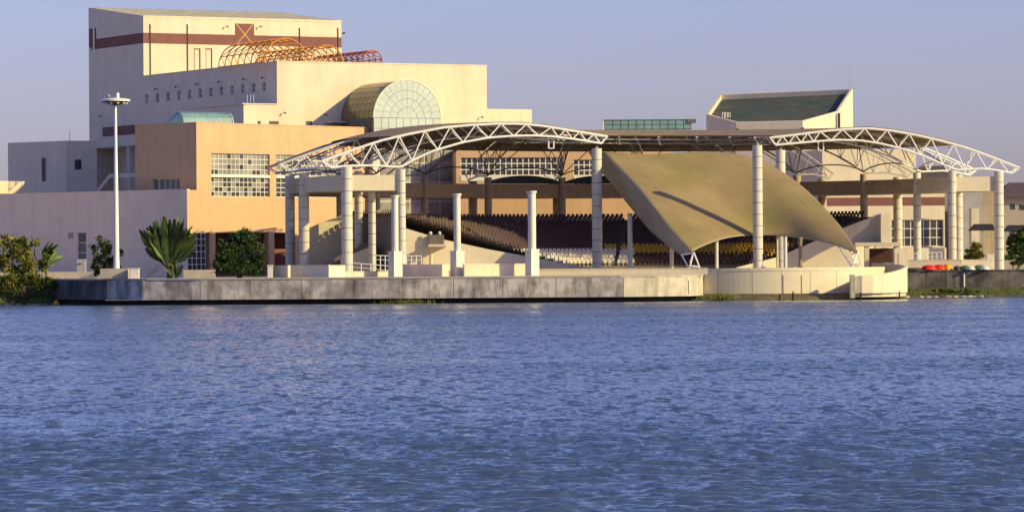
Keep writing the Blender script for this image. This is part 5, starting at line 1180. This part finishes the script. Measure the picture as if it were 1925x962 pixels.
bush('right_tree', 'dark green tree at the right edge beyond the last column', 1915, 545, ZP, [(1912, 455, 0, 18, 2, 16), (1930, 445, 0, 18, 2, 16), (1905, 475, -0.5, 15, 2, 13), (1928, 478, 0, 22, 2, 16)], 4500, 0.4, 'leaf_dark', 6, None, 'tree')
bush('right_shrub', 'yellow-green shrub seen between the last two columns', 1832, 530, ZP, [(1830, 466, 0, 11, 1, 12), (1838, 478, 0, 14, 1, 10), (1824, 480, 0, 9, 1, 9)], 2800, 0.3, 'leaf_a', 8)
bush('right_shrub', 'low grey-green shrubs right of the last column', 1905, 525, ZP, [(1908, 487, 0, 22, 1.5, 8), (1930, 485, 0, 16, 1.5, 9)], 1600, 0.3, 'leaf_dark', 9)
# sparse stemmed shrub beside the mast
def blade(L_, w, droop, fold, nseg=7, tatter=0.0, seed=0, stem=0.3, stemw=0.03):
    """banana-type leaf along +Z then bending to +X; returns verts, faces"""
    rr = random.Random(seed); vs = []; fs = []
    for i in range(nseg + 1):
        u = i / nseg; z = L_ * (u - droop * 0.35 * u * u); x = L_ * droop * u * u * 0.8
        if u < stem: ww = stemw
        else: q = (u - stem) / (1 - stem); ww = stemw + w * (math.sin(math.pi * min(0.97, 0.12 + q * 0.88)) ** 0.7) * (1 - tatter * rr.random())
        vs += [(x - fold * ww, -ww, z + fold * ww * 0.4), (x, 0, z), (x - fold * ww, ww, z + fold * ww * 0.4)]
    for i in range(nseg):
        a = 3 * i; fs += [(a, a + 1, a + 4, a + 3), (a + 1, a + 2, a + 5, a + 4)]
    return vs, fs
def place_leaf(par, geo, base, ang, yaw, m, twist=0.0, name='leaf', scale=1.0):
    """rotate leaf: twist about own axis, tilt by ang from vertical in the picture plane, turned by yaw"""
    mx = Matrix.Translation(base) @ Matrix.Rotation(yaw, 4, 'Z') @ Matrix.Rotation(ang, 4, 'Y') @ Matrix.Rotation(twist, 4, 'Z') @ Matrix.Scale(scale, 4)
    mb = MB(); mb.add([mx @ Vector(v) for v in geo[0]], geo[1]); return mb.build(name, m, par, smooth=True)
# traveller's palm (fan)
Yt = 464.5; tb_ = P(318, 518, Yt); tp_ = thing('fan_palm', 'large fan-shaped palm with banana-like leaves beside the mast', 'palm', (tb_.x, Yt, ZP))
MB().lathe((tb_.x, Yt, ZP), [(0.34, -0.1), (0.28, 0.6), (0.34, 1.2), (0.5, 1.6), (0.3, 1.9)], 12).build('trunk', 'bark', tp_, smooth=True)
rr = random.Random(21)
for layer in range(3):
    for k in range(25):
        ang = lerp(-0.68, 0.62, k / 24) * (1.0, 1.12, 1.3)[layer] + rr.gauss(0, 0.035); L_ = (6.3, 5.8, 4.5)[layer] * (1 - 0.20 * abs(ang) ** 2) * rr.uniform(0.86, 1.05)
        g = blade(L_, rr.uniform(0.34, 0.50), rr.uniform(0.1, 0.4), 0.3, 9, 0.5, rr.random(), rr.uniform(0.25, 0.42), 0.05)
        mm = 'leaf_palm' if rr.random() < 0.9 else ('leaf_yellow' if ang > 0.45 else 'leaf_b')
        base = Vector((tb_.x + 0.35 * math.sin(ang), Yt + (layer - 1) * 0.25 + rr.gauss(0, 0.06), ZP + 1.15 + 0.15 * math.cos(ang)))
        place_leaf(tp_, g, base, ang, rr.gauss(0, 0.13), mm, rr.choice((-1, 1)) * rr.gauss(1.57, 0.45) if rr.random() < 0.8 else rr.gauss(0, 0.6))
for k in range(9):      # basal suckers
    g = blade(rr.uniform(1.4, 2.3), 0.25, 0.4, 0.3, 6, 0.3, k, 0.2); place_leaf(tp_, g, Vector((tb_.x + rr.uniform(0.2, 1.0), Yt - rr.uniform(0.4, 1.0), ZP)), rr.uniform(-0.5, 0.6), rr.uniform(-0.6, 0.6), 'leaf_b' if k % 3 else 'leaf_yellow', rr.uniform(0, 3))
for k in range(5):      # dry hanging leaves on the left
    g = blade(rr.uniform(2.0, 2.9), 0.13, 1.1, 0.3, 8, 0.5, 50 + k, 0.3); place_leaf(tp_, g, Vector((tb_.x - 0.4, Yt - 0.3, ZP + 0.8 + 0.2 * k)), -rr.uniform(0.9, 1.25), rr.gauss(0, 0.3), 'leaf_dry', math.pi, 'dry_leaf')
# banana plants behind the left tree
Yb = 481; bb = P(88, 500, Yb); bt = thing('banana_plant', 'banana plant with bright upright leaves behind the leftmost tree', 'plant', (bb.x, Yb, ZP - 0.4))
MB().tube((bb.x, Yb, ZP - 0.5), (bb.x - 0.1, Yb, ZP + 2.6), 0.2, 10, 0.14).build('stem', 'petiole', bt, smooth=True)
for k in range(13):
    ang = rr.uniform(-0.9, 0.95); g = blade(rr.uniform(2.2, 3.6), rr.uniform(0.3, 0.45), 0.5, 0.4, 8, 0.4, 90 + k, 0.15); place_leaf(bt, g, Vector((bb.x + rr.gauss(0, 0.2), Yb + rr.gauss(0, 0.2), ZP + 1.2 + rr.uniform(0, 1.2))), ang, rr.uniform(-0.5, 0.5), 'leaf_b' if k % 3 else 'leaf_palm', rr.gauss(1.2, 0.6))
g = blade(1.9, 0.4, 0.3, 0.3, 7, 0.2, 5, 0.1); place_leaf(bt, g, Vector((bb.x - 1.2, Yb - 0.2, ZP + 2.2)), -0.3, 0, 'leaf_yellow', 0.4, 'yellow_leaf')
# thin shrub left of the mast: stems with leaf tufts
Ys = 466; sb = P(192, 516, Ys); sh = thing('leggy_shrub', 'leggy shrub with upright tufted stems just left of the mast', 'plant', (sb.x, Ys, ZP))
for k, (px, py) in enumerate(((188, 446), (175, 462), (207, 462), (197, 470), (228, 472), (182, 482), (214, 484), (200, 455))):
    e = P(px, py, Ys + rr.gauss(0, 0.4)); m_ = Vector((lerp(sb.x, e.x, 0.5), Ys, lerp(ZP, e.z, 0.55))); mb = MB(); mb.tube((sb.x, Ys, ZP), m_, 0.05, 6); mb.tube(m_, e, 0.04, 6, 0.02); st_ = mb.build('stem', 'bark', sh)
    mb = MB()
    for _ in range(150):
        u = rr.uniform(0.35, 1.02); q = m_.lerp(e, u) + Vector((rr.gauss(0, 0.16), rr.gauss(0, 0.16), rr.gauss(0, 0.1))); leaf_mesh(mb, q, (rr.gauss(0, 1), rr.gauss(0, 1), rr.gauss(0.7, 0.6)), rr.uniform(0.2, 0.42), (rr.gauss(0, 1), rr.gauss(0, 1), 0.5))
    mb.build('foliage', 'leaf_b' if k % 2 else 'leaf_dark', st_)
blobs = [((P(186, 497, Ys).x, Ys, P(186, 500, Ys).z), (0.9, 0.8, 0.8)), ((P(210, 498, Ys).x, Ys + 0.6, P(210, 497, Ys).z), (0.9, 0.8, 1.0)), ((P(178, 512, Ys).x, Ys, P(178, 510, Ys).z), (0.5, 0.6, 0.6))]
clump_crown(blobs, 2600, 0.26, 31).build('crown', 'leaf_dark', sh)
print('objects', len(bpy.data.objects), 'tris', sum(len(m.polygons) for m in bpy.data.meshes))
